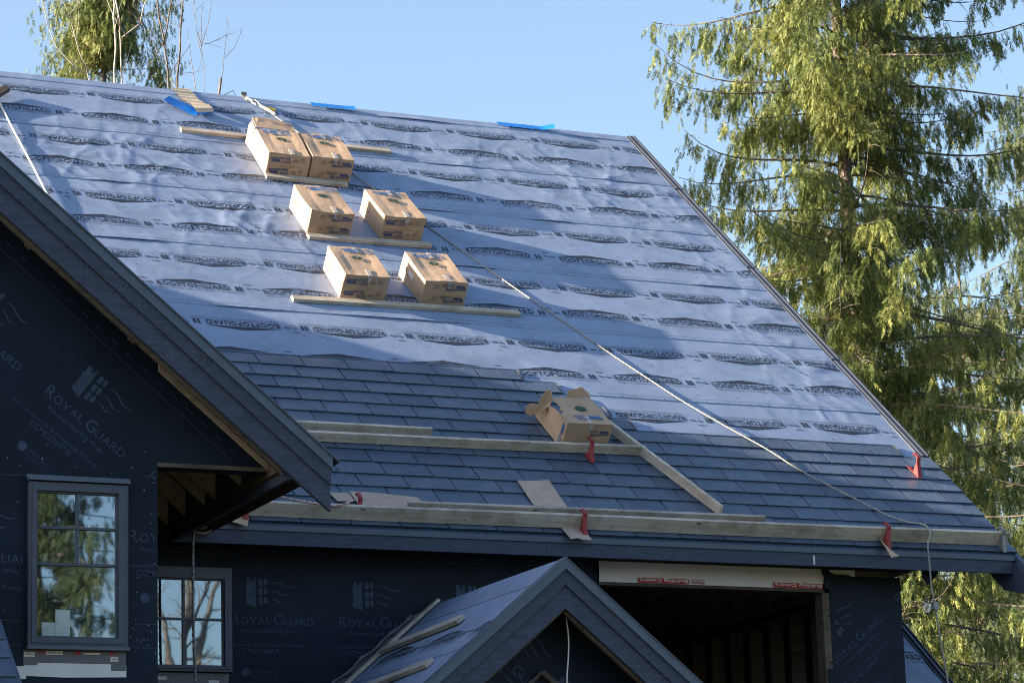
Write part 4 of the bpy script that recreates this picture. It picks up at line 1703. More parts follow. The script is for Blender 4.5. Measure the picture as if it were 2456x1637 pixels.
def carton_body(seed, dent=0.006, sag=0.006):
    bm = bmesh.new()
    bmesh.ops.create_cube(bm, size=1.0)
    bmesh.ops.subdivide_edges(bm, edges=bm.edges[:], cuts=7, use_grid_fill=True)
    r = np.random.default_rng(seed)
    ph = r.random(8) * 6.28
    for v in bm.verts:
        x, y, z = v.co.x + 0.5, v.co.y + 0.5, v.co.z + 0.5
        px, py, pz = x * BW, y * BL, z * BH
        inn = math.sin(math.pi * x) * math.sin(math.pi * y)
        if z > 0.999:
            pz += -sag * inn + dent * 0.5 * math.sin(5 * x + ph[0]) * math.sin(4 * y + ph[1])
            # flap creases where the long flaps meet
            if 0.15 < x < 0.3 or 0.72 < x < 0.86:
                pz -= 0.003
        if z > 0.6:
            px += dent * 0.8 * math.sin(3 * y + ph[2]) * (z - .6) * 2
            py += dent * 0.7 * math.sin(3 * x + ph[3]) * (z - .6) * 2
        if x < 0.001:
            px += 0.004 * math.sin(math.pi * y) * math.sin(math.pi * z)
        if y < 0.001:
            py += 0.0025 * math.sin(math.pi * x) * math.sin(math.pi * z)
        v.co = (px, py, pz)
    ed = [e for e in bm.edges if e.is_manifold and e.calc_face_angle(0) > 0.8]
    bmesh.ops.bevel(bm, geom=ed, offset=0.004, segments=1, affect='EDGES')
    me = bpy.data.meshes.new('carton_body')
    bm.to_mesh(me)
    bm.free()
    me.materials.append(M['card'])
    return me


def part_mesh(name, me, parent):
    o = bpy.data.objects.new(name, me)
    C.objects.link(o)
    o.parent = parent
    ORG[o.name] = Vector((0, 0, 0))
    if name.startswith('printed'):
        o['kind'] = 'stuff'
    return o


small_front = Flat()
for (x0, z0) in ((0.0, 0.02), (0.0, 0.0), (0.075, 0.012), (0.075, 0.035)):
    for k in range(3):
        small_front.poly([(x0 + k * .018, z0), (x0 + k * .018 + .013, z0), (x0 + k * .018 + .013, z0 + .009), (x0 + k * .018, z0 + .009)])
top_line = Flat()
top_line.text('Roofing That Lasts a Lifetime', (0, 0), 0.010, 0.26, res=1)
side_txt = Flat()
side_txt.text('INTERLOCK Slate', (0, 0), 0.028, 0.20, bold=0.01)
side_txt.text('Lot 24   21 pcs', (0.02, -0.06), 0.018, 0.15, res=1)


def carton(u, v, ang, label, seed, flip=False, dent=0.011, side_shade=False, h=0.014):
    o = local_empty('carton', frame(u, v, h, ang), label, 'carton', 'cartons of shingles on the roof')
    part_mesh('carton_body', carton_body(seed, dent), o)
    part_mesh('printed_logo', flat_mesh(SLOGO, top_pl(0.070 + 0.02 * (seed % 3), 0.535, 1.62), 'printed_logo', M['blueink']), o)
    part_mesh('leaf_emblem', flat_mesh(LLOGO, top_pl(0.235, 0.40, 1.5), 'leaf_emblem', M['greenink']), o)
    part_mesh('printed_line', flat_mesh(top_line, top_pl(0.115, 0.175), 'printed_line', M['navyink']), o)
    for z0 in (0.175, 0.045):
        if flip:
            part_mesh('printed_logo', flat_mesh(SLOGO, front_pl(0.452, z0 + 0.055, 1.08, True), 'printed_logo', M['navyink']), o)
            part_mesh('printed_small_marks', flat_mesh(small_front, front_pl(0.235, z0 + 0.06, 1.0, True), 'printed_small_marks', M['brownink']), o)
        else:
            part_mesh('printed_logo', flat_mesh(SLOGO, front_pl(0.025, z0 - 0.005, 1.08), 'printed_logo', M['navyink']), o)
            part_mesh('printed_small_marks', flat_mesh(small_front, front_pl(0.285, z0 + 0.005, 1.0), 'printed_small_marks', M['brownink']), o)
    part_mesh('printed_side_lettering', flat_mesh(side_txt, side_pl(0.60, 0.10, 1.0), 'printed_side_lettering', M['navyink']), o)
    # packing tape down the middle seam and round the front
    mb = MB()
    tz = BH + 0.0025
    mb.box((0.245, -0.0035, 0.20), (0.290, 0.001, 0.275))
    mb.box((0.245, 0.0, tz - 0.004), (0.290, 0.15, tz + 0.0008))
    mb.build('packing_tape', M['tape'], o)
    mb = MB()
    mb.box((0.245, 0.53, tz - 0.004), (0.290, 0.663, tz + 0.0012))
    mb.build('packing_tape', M['tape'], o)
    # lid seam round the front
    mb = MB()
    mb.box((0.003, -0.0038, 0.122), (BW - 0.003, 0.001, 0.128))
    mb.build('lid_edge', M['card'], o)
    return o


def slab(pts, d, name, mat, parent):
    mb = MB()
    mb.prism(pts, d)
    return mb.build(name, mat, parent)


c1 = carton(9.693, 7.485, -0.018, 'carton with torn rear flaps at the left of the top pair', 3, dent=0.016)
slab([(0, 0.655, 0.0), (0, 0.885, 0.0), (-0.006, 0.875, 0.22), (0.004, 0.83, 0.285), (0, 0.655, 0.268)], (0.006, 0, 0), 'side_flap', M['card'], c1)
fp = slab([(0.01, 0.66, 0.278), (0.46, 0.66, 0.272), (0.455, 0.74, 0.288), (0.45, 0.868, 0.282), (0.31, 0.862, 0.30), (0.20, 0.89, 0.296), (0.08, 0.87, 0.312), (0.012, 0.875, 0.300)], (0, 0, 0.006), 'top_flap', M['card'], c1)
part_mesh('printed_logo', flat_mesh(SLOGO, lambda x, y: np.stack([0.43 - x * 0.95, 0.80 - y * 0.95, np.full(len(x), 0.2995) + 0.0], axis=1), 'printed_logo', M['navyink']), fp)
slab([(0.455, 0.66, 0.02), (0.462, 0.87, 0.02), (0.455, 0.86, 0.27), (0.462, 0.66, 0.268)], (0.006, 0, 0), 'side_flap', M['card'], c1)
carton(10.186, 7.494, -0.029, 'carton at the right of the top pair, tight against its neighbour', 4, flip=True)
carton(9.743, 6.010, 0.009, 'left carton of the middle pair with a crushed upper corner', 5, flip=True, dent=0.016)
carton(10.555, 6.050, 0.029, 'right carton of the middle pair, standing apart', 6)
carton(9.654, 4.512, -0.031, 'left carton of the lowest pair on the underlayment', 8)
c6 = carton(10.509, 4.512, 0.032, 'right carton of the lowest pair with a pale side label', 9, flip=True)
for (y0, y1) in ((0.28, 0.42), (0.50, 0.55)):
    mb = MB()
    mb.box((-0.0055, y0, 0.12), (0.001, y1, 0.17))
    mb.build('paper_label', M['whitelabel'], c6)

# the torn carton resting on the upper plank
c7 = local_empty('carton', frame(10.925, 1.565, 0.040, 0.046), 'torn open carton resting on the shingles above the upper plank', 'carton', 'cartons of shingles on the roof')
t = 0.006
slab([(0, 0, 0), (BW, 0, 0), (BW, 0.60, 0), (0, 0.60, 0)], (0, 0, t), 'base_panel', M['card'], c7)
slab([(0, 0, t), (BW, 0, t), (BW, 0, 0.255), (0, 0, 0.262)], (0, t, 0), 'front_panel', M['card'], c7)
slab([(0, 0.007, t), (0, 0.62, t), (-0.02, 0.66, 0.10), (-0.006, 0.50, 0.20), (0.004, 0.36, 0.235), (0.002, 0.26, 0.258), (0, 0.007, 0.262)], (t, 0, 0), 'side_panel', M['card'], c7)
slab([(BW - t, 0.007, t), (BW - t, 0.56, t), (BW - t, 0.56, 0.24), (BW - t, 0.007, 0.255)], (t, 0, 0), 'side_panel', M['card'], c7)
tp = slab([(0.002, 0.0, 0.263), (BW, 0.0, 0.256), (BW, 0.50, 0.253), (0.30, 0.505, 0.258), (0.10, 0.49, 0.262), (0.035, 0.475, 0.262), (0.06, 0.30, 0.266), (0.02, 0.25, 0.262), (0.055, 0.22, 0.264), (0.004, 0.17, 0.264)], (0, 0, t), 'top_panel', M['card'], c7)
# torn flaps standing up behind
slab([(0.0, 0.40, 0.235), (0.045, 0.46, 0.27), (0.038, 0.50, 0.315), (0.015, 0.50, 0.345), (-0.02, 0.50, 0.335), (-0.055, 0.49, 0.285), (-0.085, 0.47, 0.22), (-0.08, 0.46, 0.12), (-0.03, 0.42, 0.15)], (0.004, 0.008, 0.0), 'torn_flap', M['card'], c7)
slab([(-0.06, 0.50, 0.09), (-0.05, 0.54, 0.16), (-0.11, 0.57, 0.15), (-0.15, 0.58, 0.11), (-0.14, 0.56, 0.06), (-0.10, 0.53, 0.04)], (0.004, 0.006, 0.002), 'torn_flap', M['card'], c7)
slab([(0.22, 0.52, 0.255), (0.225, 0.54, 0.315), (0.32, 0.56, 0.335), (0.37, 0.57, 0.352), (0.37, 0.53, 0.26)], (0.0, 0.005, 0), 'rear_flap', M['card'], c7)
slab([(0.37, 0.57, 0.352), (0.43, 0.58, 0.31), (0.468, 0.56, 0.285), (0.468, 0.52, 0.258), (0.37, 0.53, 0.26)], (0.004, 0.004, 0), 'rear_flap', M['card'], c7)
part_mesh('printed_logo', flat_mesh(SLOGO, top_pl(0.41, 0.145, 1.35, True, 0.272), 'printed_logo', M['blueink']), c7)
part_mesh('leaf_emblem', flat_mesh(LLOGO, top_pl(0.255, 0.29, 1.6, True, 0.272), 'leaf_emblem', M['greenink']), c7)
part_mesh('printed_logo', flat_mesh(SLOGO, front_pl(0.45, 0.195, 0.95, True), 'printed_logo', M['navyink']), c7)
part_mesh('printed_side_logo', flat_mesh(SLOGO, lambda x, y: np.stack([np.full(len(x), -0.003), 0.03 + y * 1.1, 0.235 - x * 1.05], axis=1), 'printed_side_logo', M['blueink']), c7)
mb = MB()
mb.box((0.22, 0.0, 0.266), (0.27, 0.14, 0.2715))
mb.box((0.22, -0.002, 0.17), (0.27, -0.0005, 0.266))
mb.build('packing_tape', M['tape'], c7)

# ------------------------------------------------------------------ cardboard scraps


def scrap(name, pts, label, mat='cardgrey', th=0.006, group='cardboard scraps under the brackets'):
    """pts as (u, v, h) on the roof"""
    mb = MB()
    pp = [P(p[0], p[1], p[2] + 0.012) for p in pts]
    mb.prism(pp, NV * th)
    c = sum(pp, Vector()) / len(pp)
    return tag(mb.build(name, M[mat], org=c), label, 'cardboard', group)


scrap('cardboard_scrap', [(10.247, 0.90, 0.032), (10.40, 0.905, 0.033), (10.565, 0.935, 0.034), (10.568, 0.47, 0.032), (10.575, 0.06, 0.034), (10.59, -0.10, 0.034), (10.50, -0.105, 0.034), (10.46, -0.08, 0.034), (10.388, -0.10, 0.034), (10.37, 0.05, 0.034), (10.247, 0.47, 0.032)],
      'long grey cardboard strip running under the middle of the eave plank')
scrap('cardboard_scrap', [(8.36, 0.525, 0.03), (8.54, 0.535, 0.03), (8.56, 0.40, 0.03), (8.40, 0.38, 0.03)], 'small grey cardboard corner behind the eave plank by the wing')
scrap('cardboard_scrap', [(8.552, 0.552, 0.037), (8.735, 0.546, 0.037), (8.745, 0.55, 0.037), (9.15, 0.50, 0.037), (9.174, 0.47, 0.037), (9.17, 0.24, 0.034), (8.58, 0.24, 0.034)], 'long cut cardboard sheet lying behind the left eave plank')
scrap('cardboard_scrap', [(7.26, 0.14, 0.06), (7.31, 0.10, 0.075), (7.36, 0.12, 0.06), (7.43, 0.09, 0.045), (7.52, 0.06, 0.04), (7.47, -0.105, 0.03), (7.40, -0.075, 0.035), (7.34, -0.045, 0.035), (7.29, -0.04, 0.038), (7.275, 0.03, 0.05)], 'torn curled cardboard under the left red bracket', 'card')
scrap('cardboard_scrap', [(13.555, 0.20, 0.07), (13.575, 0.07, 0.028), (13.60, -0.05, 0.03), (13.64, -0.155, 0.028), (13.545, -0.18, 0.026), (13.545, -0.09, 0.045), (13.53, 0.05, 0.075)], 'leaning cardboard piece poking out under the right red bracket', 'card')

# ------------------------------------------------------------------ ropes


def rope_geo(pts, r, pitch=0.055, step=0.011, lobes=3, sides=9):
    pp = resample(pts, step)
    n = len(pp)
    v, f = [], []
    ref = None
    s = 0.0
    for i, p in enumerate(pp):
        t = (pp[min(i + 1, n - 1)] - pp[max(i - 1, 0)]).normalized()
        if i:
            s += (pp[i] - pp[i - 1]).length
        if ref is None:
            ref = Vector((0, 0, 1)) if abs(t.z) < 0.9 else Vector((1, 0, 0))
        ref = (ref - t * ref.dot(t)).normalized()
        b = t.cross(ref)
        ph = 2 * math.pi * s / pitch
        for k in range(sides):
            a = 2 * math.pi * k / sides
            rr = r * (0.86 + 0.2 * math.cos(lobes * (a) - ph))
            v.append(p + (ref * math.cos(a) + b * math.sin(a)) * rr)
    for i in range(n - 1):
        for k in range(sides):
            k2 = (k + 1) % sides
            f.append((i * sides + k, i * sides + k2, (i + 1) * sides + k2, (i + 1) * sides + k))
    f.append(tuple(range(sides - 1, -1, -1)))
    f.append(tuple((n - 1) * sides + k for k in range(sides)))
    return v, f


def rope(name, pts, r, mat, label, parent=None, **k):
    v, f = rope_geo(pts, r, **k)
    if parent is None:
        o = mesh_obj(name, v, f, M[mat], None, True, org=v[0])
        return tag(o, label, 'rope')
    return mesh_obj(name, v, f, M[mat], parent, True)


main_pts = [P(10.284, 9.204, .03), P(10.44, 8.80, .025), P(10.60, 8.38, .025), P(10.70, 8.03, .025), P(10.775, 7.729, .025), P(11.00, 7.10, .022), P(11.229, 6.481, .022), P(11.48, 5.80, .022), P(11.729, 5.109, .022), P(11.863, 4.76, .022), P(12.06, 4.24, .022), P(12.266, 3.703, .022), P(12.48, 3.19, .022), P(12.685, 2.697, .026), P(12.93, 2.21, .036),
            P(13.165, 1.761, .050), P(13.315, 1.422, .050), P(13.50, 1.13, .050), P(13.69, 0.86, .052), P(13.88, 0.60, .05), P(14.00, 0.40, .09), P(14.035, 0.20, .184), P(14.04, 0.10, .188), P(14.04, 0.055, .165),
            Vector((14.00, 21.93, 5.56)), Vector((14.005, 21.93, 5.40)), Vector((14.010, 21.93, 5.175)), Vector((14.034, 21.93, 5.003)), Vector((14.075, 21.93, 4.65)), Vector((14.12, 21.93, 4.306)), Vector((14.15, 21.93, 3.9)), Vector((14.17, 21.93, 3.3))]
lifeline = empty('lifeline_rope', P(10.08, 9.68, 0.02), 'long pale rope from the ridge anchor down over the eave plank', 'rope')
rope('rope_strand', main_pts, 0.0084, 'rope', '', lifeline)
# spliced eye at the top
rope('spliced_eye', [P(10.284, 9.204, .05), P(10.235, 9.30, .055), P(10.19, 9.40, .05), P(10.155, 9.47, .05)], 0.019, 'ropewhite', '', lifeline, pitch=0.04)
rope('eye_loop', [P(10.155, 9.47, .05), P(10.165, 9.53, .05), P(10.14, 9.585, .05), P(10.105, 9.575, .05), P(10.095, 9.51, .05), P(10.125, 9.455, .05)], 0.012, 'ropewhite', '', lifeline)
rope('lanyard', [P(10.13, 9.585, .04), P(10.10, 9.63, .035), P(10.07, 9.69, .03)], 0.016, 'ropewhite', '', lifeline)
# rope grab hanging on the line
ring = [Vector((13.927 + 0.030 * math.cos(a), 21.90, 4.971 + 0.034 * math.sin(a))) for a in np.linspace(0, 2 * math.pi, 25)]
mb = MB()
mb.tube(ring, 0.0085, 8, caps=False)
mb.build('ring', M['whitestaple'], lifeline, smooth=True)
mb = MB()
mb.tube([(13.956, 21.90, 4.972), (13.985, 21.915, 4.976), (14.025, 21.925, 4.985)], 0.008, 8)
mb.box((14.012, 21.905, 4.965), (14.058, 21.955, 5.035))
mb.build('rope_grab', M['greymetal'], lifeline)

rope('hanging_rope', [P(7.03, 8.95, .06), P(7.052, 8.55, .040), P(7.07, 7.80, .036), P(7.089, 7.119, .036), P(7.101, 6.322, .036), P(7.11, 5.5, .03)], 0.0125, 'ropewhite', 'pale rope hanging down the roof at the far left')
gr = empty('eave_rope', (7.02, 21.95, 5.45), 'grey rope hanging in front of the small window from the eave', 'rope')
rope('rope_strand', [(7.03, 21.94, 5.43), (7.022, 21.95, 5.30), (7.02, 21.95, 5.0), (7.022, 21.95, 4.6), (7.035, 21.95, 4.2), (7.04, 21.95, 3.4)], 0.0125, 'ropegrey', '', gr)
pr = empty('pink_rope', P(7.4, 0.1, 0.1), 'pink and white twisted rope looped at the left end of the eave plank', 'rope')
rope('rope_strand', [(7.03, 21.945, 5.415), (7.07, 21.93, 5.400), (7.12, 21.93, 5.402), (7.19, 21.93, 5.44), (7.25, 21.94, 5.50), P(7.33, 0.05, .10), P(7.42, 0.14, .165)], 0.010, 'ropepink', '', pr)
rope('rope_strand', [(7.09, 21.95, 5.435), (7.17, 21.95, 5.475), (7.25, 21.95, 5.52), P(7.36, 0.08, .13)], 0.010, 'ropepink', '', pr)
rope('pink_rope', [P(7.80, 0.20, .170), P(7.86, 0.14, .186), P(7.98, 0.10, .189), P(8.12, 0.09, .174), P(8.26, 0.075, .172), P(8.36, 0.10, .189), P(8.42, 0.14, .194)], 0.0105, 'ropepink', 'short pink rope lying along the top of the left eave plank')
mb = MB()
mb.tube(resample([(9.420, 20.00, 4.62), (9.424, 20.0, 4.52), (9.440, 20.0, 4.366), (9.432, 20.0, 4.2), (9.414, 20.0, 4.016), (9.41, 20.0, 3.5)], 0.05), 0.006, 8)
tag(mb.build('white_cable', M['ropewhite'], smooth=True, org=(9.42, 20.0, 4.6)), 'thin white cable hanging from the peak of the porch gable', 'cable')

# ------------------------------------------------------------------ anchor, tapes at the ridge
an = empty('ridge_anchor', P(10.07, 9.70), 'grey strap anchor with yellow tag at the ridge, holding the lifeline', 'anchor')
mb = MB()
mb.prism([P(10.035, 9.80, .018), P(10.10, 9.80, .018), P(10.095, 9.66, .022), P(10.085, 9.62, .022), P(10.06, 9.62, .022), P(10.05, 9.66, .022)], NV * 0.006)
mb.prism([P(10.035, 9.785, .02), P(10.10, 9.785, .02), P(10.10, 9.80, .055), P(10.035, 9.80, .055)], SV * 0.005)
mb.build('anchor_strap', M['greymetal'], an)
mb = MB()
mb.prism([P(10.21, 9.43, .03), P(10.235, 9.445, .034), P(10.325, 9.39, .034), P(10.315, 9.315, .03), P(10.23, 9.345, .034)], NV * 0.018)
mb.build('yellow_tag', M['yellow'], an)


def ribbon(path, wid, off):
    v = []
    for (c, w) in zip(path, wid):
        c, w = Vector(c), Vector(w)
        for s in (-1, -0.33, 0.33, 1):
            v.append(c + w * s + Vector((0, 0, off)))
    f = []
    for i in range(len(path) - 1):
        for k in range(3):
            f.append((i * 4 + k, i * 4 + k + 1, (i + 1) * 4 + k + 1, (i + 1) * 4 + k))
    pp = [P(*x) for x in v]
    return pp, f


path = [(9.318, 9.80, .020), (9.33, 9.68, .030), (9.342, 9.55, .026), (9.352, 9.42, .038), (9.363, 9.30, .060), (9.385, 9.18, .085), (9.40, 9.08, .088), (9.405, 9.02, .066), (9.395, 9.00, .052), (9.365, 9.02, .042), (9.28, 9.08, .042), (9.19, 9.17, .05), (9.09, 9.26, .06), (9.03, 9.32, .075)]
wid = [(0.110, 0.0, 0)] * 5 + [(0.112, 0.015, 0), (0.112, 0.03, 0), (0.11, 0.04, 0), (0.10, 0.06, 0), (0.09, 0.075, 0), (0.075, 0.085, 0), (0.06, 0.09, 0), (0.055, 0.085, 0), (0.05, 0.07, 0)]
tp_ = empty('membrane_strip', P(9.32, 9.5), 'peeling tan membrane strip with curled blue underside at the ridge', 'membrane')
rp, rw = [], []
for i in range(7):
    for k in range(6):
        t_ = k / 6
        q_ = [path[i][c] + (path[i + 1][c] - path[i][c]) * t_ for c in range(3)]
        if i < 5:
            q_[2] += 0.007 * math.sin((i * 6 + k) * 1.55) + 0.003 * math.sin((i * 6 + k) * 0.7)
        rp.append(tuple(q_))
        rw.append(tuple(wid[i][c] + (wid[i + 1][c] - wid[i][c]) * t_ for c in range(3)))
rp.append(path[7])
rw.append(wid[7])
pp, f = ribbon(rp, rw, 0.0)
mesh_obj('paper_face', pp, f, M['paper'], tp_, smooth=True)
pp, f = ribbon(path[7:], wid[7:], 0.0)
mesh_obj('blue_face', pp, f, M['bluefilm'], tp_, smooth=True)
pp, f = ribbon(path[4:8], wid[4:8], -0.003)
mesh_obj('blue_face', pp, f, M['bluefilm'], tp_, smooth=True)


def blue_tape(u0, u1, label, curl):
    n = 14
    v, f = [], []
    for i in range(n + 1):
        t = i / n
        u = u0 + (u1 - u0) * t
        h = 0.030 + 0.006 * math.sin(t * 40) * 0.4 + (curl * max(0, t - 0.8) / 0.2 if curl else 0)
        for vv in (9.655, 9.71, 9.765):
            v.append(P(u, vv + (0.02 * max(0, t - .85) if curl else 0), h))
    for i in range(n):
        for k in range(2):
            f.append((i * 3 + k, (i + 1) * 3 + k, (i + 1) * 3 + k + 1, i * 3 + k + 1))
    o = mesh_obj('blue_tape', v, f, M['bluefilm'], None, True, org=v[0])
    return tag(o, label, 'tape', 'blue tape pieces on the ridge')


blue_tape(10.861, 11.40, 'short blue tape piece on the ridge, nearer the cartons', 0.01)
blue_tape(13.20, 13.93, 'longer blue tape piece on the ridge with a lifted right tip', 0.045)

# ------------------------------------------------------------------ battens on the porch roof
NQ = Vector((-ST, 0, CT))
beam('batten', Q(22.33, 0.70, 0.022), Q(20.80, 0.585, 0.022), NQ, 0.089, 0.038, M['wood'], 'upper short batten lying on the porch roof', 'lumber', 'battens on the porch roof')
beam('batten', Q(21.6, 1.36, 0.022), Q(20.24, 1.245, 0.022), NQ, 0.089, 0.038, M['wood'], 'lower short batten lying on the porch roof', 'lumber', 'battens on the porch roof')
beam('wall_board', Q(22.375, -0.01, 0.022), Q(22.24, 1.75, 0.022), NQ, 0.085, 0.03, M['wood'], 'grey board along the joint of the porch roof and wall', 'lumber')

# ================================================================== trees
def cedar(name, label, base, height, zlo, zhi, rad, seed, mat, tr=0.35, dens=1.0, leaf=1.0, group=None, nlimb=None, az=None, lean=(0, 0), gaps=0.22):
    r = np.random.default_rng(seed)
    root = empty(name, base, label, 'tree', group)
    bx, by, bz = base
    # trunk
    mb = MB()
    zs = np.linspace(0, height, 26)
    wob = r.normal(0, 0.03, (26, 2)).cumsum(axis=0) * 0.5
    tp = [Vector((bx + wob[i, 0] + lean[0] * z, by + wob[i, 1] + lean[1] * z, z)) for i, z in enumerate(zs)]
    mb.tube(tp, [tr * (1 - z / height) ** 0.8 + 0.02 for z in zs], 12)
    mb.build('trunk', M['bark'], root, smooth=True)

    def trunk_at(z):
        k = np.clip(z / height * 25, 0, 24.999)
        i = int(k)
        return tp[i].lerp(tp[i + 1], k - i)
    limbs = MB()
    limb_geo = []
    org, dirs, lens, pl = [], [], [], []
    nl = nlimb or int((zhi - zlo) * 10.5 * dens)
    for k in range(nl):
        z0 = zlo + (zhi - zlo) * (k + r.random()) / nl
        a = (k * 2.39996 + r.normal(0, 0.4)) if az is None else az + r.normal(0, 0.9)
        L = rad(z0) * r.uniform(0.45, 0.97)
        d = Vector((math.cos(a), math.sin(a), 0))
        p0 = trunk_at(z0)
        side = Vector((-d.y, d.x, 0))
        n = 11
        sw = r.normal(0, 0.12)
        droop = r.uniform(0.12, 0.34)
        upc = r.uniform(0.10, 0.42)
        pts = []
        for i in range(n):
            t = i / (n - 1)
            pts.append(p0 + d * (L * t) + side * (L * sw * t * t) + Vector((0, 0, L * (0.06 * t - droop * t * t * 1.4 + upc * t ** 4))))
        rr = 0.008 + 0.0065 * L
        limb_geo.append(tube_geo(pts, [rr * (1 - 0.86 * i / (n - 1)) for i in range(n)], 5))
        # lateral twigs, each hung with pendulous strings of sprays
        m_ = int(L * 9.5 * dens) + 3
        gap0 = r.uniform(0.02, 0.16)
        for j in range(m_):
            t = gap0 + (1 - gap0) * ((j + r.random()) / m_) ** 0.9
            q = t * (n - 1)
            i = min(int(q), n - 2)
            c = pts[i].lerp(pts[i + 1], q - i)
            tw = r.uniform(0.12, 0.75) * (1.15 - 0.7 * t) * min(1.0, 0.4 + L / 4)
            sgn = 1 if r.random() < 0.5 else -1
            td = (side * sgn * r.uniform(0.5, 1.0) + d * r.uniform(0.1, 0.8) + Vector((0, 0, r.normal(-0.2, 0.25)))).normalized()
            nst = max(2, int(tw / (0.10 * leaf)))
            if r.random() < 0.25:
                e = c + td * tw + Vector((0, 0, -0.3 * tw * tw))
                limbs.tube([c, c.lerp(e, 0.5) + Vector((0, 0, 0.03)), e], [0.008, 0.006, 0.003], 3)
            for s in range(nst):
                tt = (s + r.random()) / nst
                o_ = c + td * (tw * tt) + Vector((0, 0, -0.35 * tw * tt * tt))
                hang = r.uniform(0.06, 0.50) * (0.6 + 0.5 * t)
                dx, dy = td.x * 0.30 + r.normal(0, .10), td.y * 0.30 + r.normal(0, .10)
                k_ = 0.0
                while k_ < hang:
                    org.append(o_ + Vector((dx * k_, dy * k_, -k_)) + Vector(tuple(r.normal(0, 0.022, 3))))
                    dirs.append(Vector((dx + r.normal(0, .22), dy + r.normal(0, .22), -1.0)))
                    lens.append(r.uniform(0.13, 0.29) * leaf)
                    k_ += r.uniform(0.07, 0.12) * leaf
    # a few clumps hugging the trunk
    for k in range(int((zhi - zlo) * 110 * dens)):
        z = r.uniform(zlo, zhi)
        a = r.uniform(0, 6.28)
        dd = r.uniform(0.25, 1.3)
        c = trunk_at(z) + Vector((math.cos(a) * dd, math.sin(a) * dd, 0))
        for s in range(7):
            org.append(c + Vector((r.normal(0, .10), r.normal(0, .10), r.normal(0, .22))))
            dirs.append(Vector((r.normal(0, .2), r.normal(0, .2), -1)))
            lens.append(r.uniform(0.14, 0.30) * leaf)
    for gv, gf in limb_geo:
        mesh_obj('limb', gv, gf, M['bark'], root)
    if limbs.v:
        tag(limbs.build('twigs', M['bark'], root), kind='stuff')
    O = np.array([tuple(x) for x in org])
    # open gaps: whole clusters of sprays are missing
    cell = 0.5 * vnoise(O[:, 0] * 1.7 + O[:, 1] * 0.4, O[:, 2] * 1.5, seed) + 0.5 * vnoise(O[:, 1] * 0.8 - O[:, 0] * 1.9, O[:, 2] * 2.6 + 3.0, seed + 5)
    keep = cell > np.quantile(cell, gaps)
    O = O[keep]
    dirs = [x for x, k in zip(dirs, keep) if k]
    lens = [x for x, k in zip(lens, keep) if k]
    Dr = np.array([tuple(x.normalized()) for x in dirs])
    Ln = np.array(lens)
    n = len(O)
    az_ = r.uniform(0, 6.283, n)
    H = np.stack([np.cos(az_), np.sin(az_), np.zeros(n)], axis=1)
    H -= Dr * (H * Dr).sum(1, keepdims=True)
    H /= np.linalg.norm(H, axis=1, keepdims=True)
    Nn = np.cross(Dr, H)
    # lacy flat sprays: a thin axis with short leaflets down both sides
    blades = [(0.0, 0.0, 1.0, 0.6), (0.0, 0.72, 0.42, 1.0)]
    for p_ in (0.05, 0.24, 0.42, 0.58, 0.74):
        blades += [(-0.72, p_, 0.44 * (1 - 0.45 * p_), 1.0), (0.72, p_ + 0.05, 0.44 * (1 - 0.45 * p_), 1.0)]
    VV, FF = [], []
    for bi, (ang, st, ln, wf) in enumerate(blades):
        ja = ang + r.normal(0, 0.13, n)
        out = r.normal(0, 0.22, n)
        bd = Dr * np.cos(ja)[:, None] + H * np.sin(ja)[:, None] + Nn * out[:, None]
        bd /= np.linalg.norm(bd, axis=1, keepdims=True)
        wv = np.cross(bd, Nn)
        wv /= np.linalg.norm(wv, axis=1, keepdims=True)
        ll = (Ln * ln * r.uniform(0.75, 1.1, n))[:, None]
        ww = (Ln * wf * r.uniform(0.036, 0.060, n))[:, None]
        s0 = O + Dr * (Ln * st)[:, None]
        a0 = s0 + bd * ll * 0.12 + wv * ww
        a1 = s0 + bd * ll + np.array([0, 0, -0.10]) * ll
        a2 = s0 + bd * ll * 0.12 - wv * ww
        VV.append(np.stack([a0, a1, a2], axis=1))
    VV = np.stack(VV, axis=1).reshape(-1, 3)       # n, blades, 3
    FF = np.arange(len(VV)).reshape(-1, 3)
    cr = mesh_obj('crown', VV, FF, M[mat], root)
    tag(cr, kind='stuff')
    return root, n


def rad_big(z):
    return max(0.6, 5.2 * (1 - max(0, z - 8) / 34))


n_tot = []
n_tot.append(cedar('cedar_tree', 'tall western cedar with drooping sprays rising right of the roof', (27.35, 45.0, 0), 26.5, 5.5, 25.6, lambda z: max(0.5, 5.0 - 0.30 * max(0, z - 17.8)), 11, 'leaf', 0.25, leaf=0.84, dens=1.2)[1])
n_tot.append(cedar('cedar_tree', 'second cedar at the right edge of the picture, beside the tall one', (36.2, 50.5, 0), 21.5, 5.5, 20.8, lambda z: 4.9 - 0.16 * (z - 8), 12, 'leafdark', 0.24, dens=0.85, leaf=0.95)[1])
n_tot.append(cedar('cedar_tree', 'darker cedar behind the gap under the right eave', (41.0, 62.0, 0), 20.5, 5.0, 19.8, lambda z: 5.2 - 0.12 * (z - 8), 13, 'leafdark', 0.24, dens=0.62, leaf=1.3)[1])
n_tot.append(cedar('cedar_tree', 'slender conifer behind the birches at the upper left', (13.28, 46.5, 0), 22.0, 15.2, 21.2, lambda z: max(0.25, 1.42 - 0.24 * (z - 16.2)), 14, 'leaf', 0.09, dens=1.9, leaf=0.6, gaps=0.22)[1])


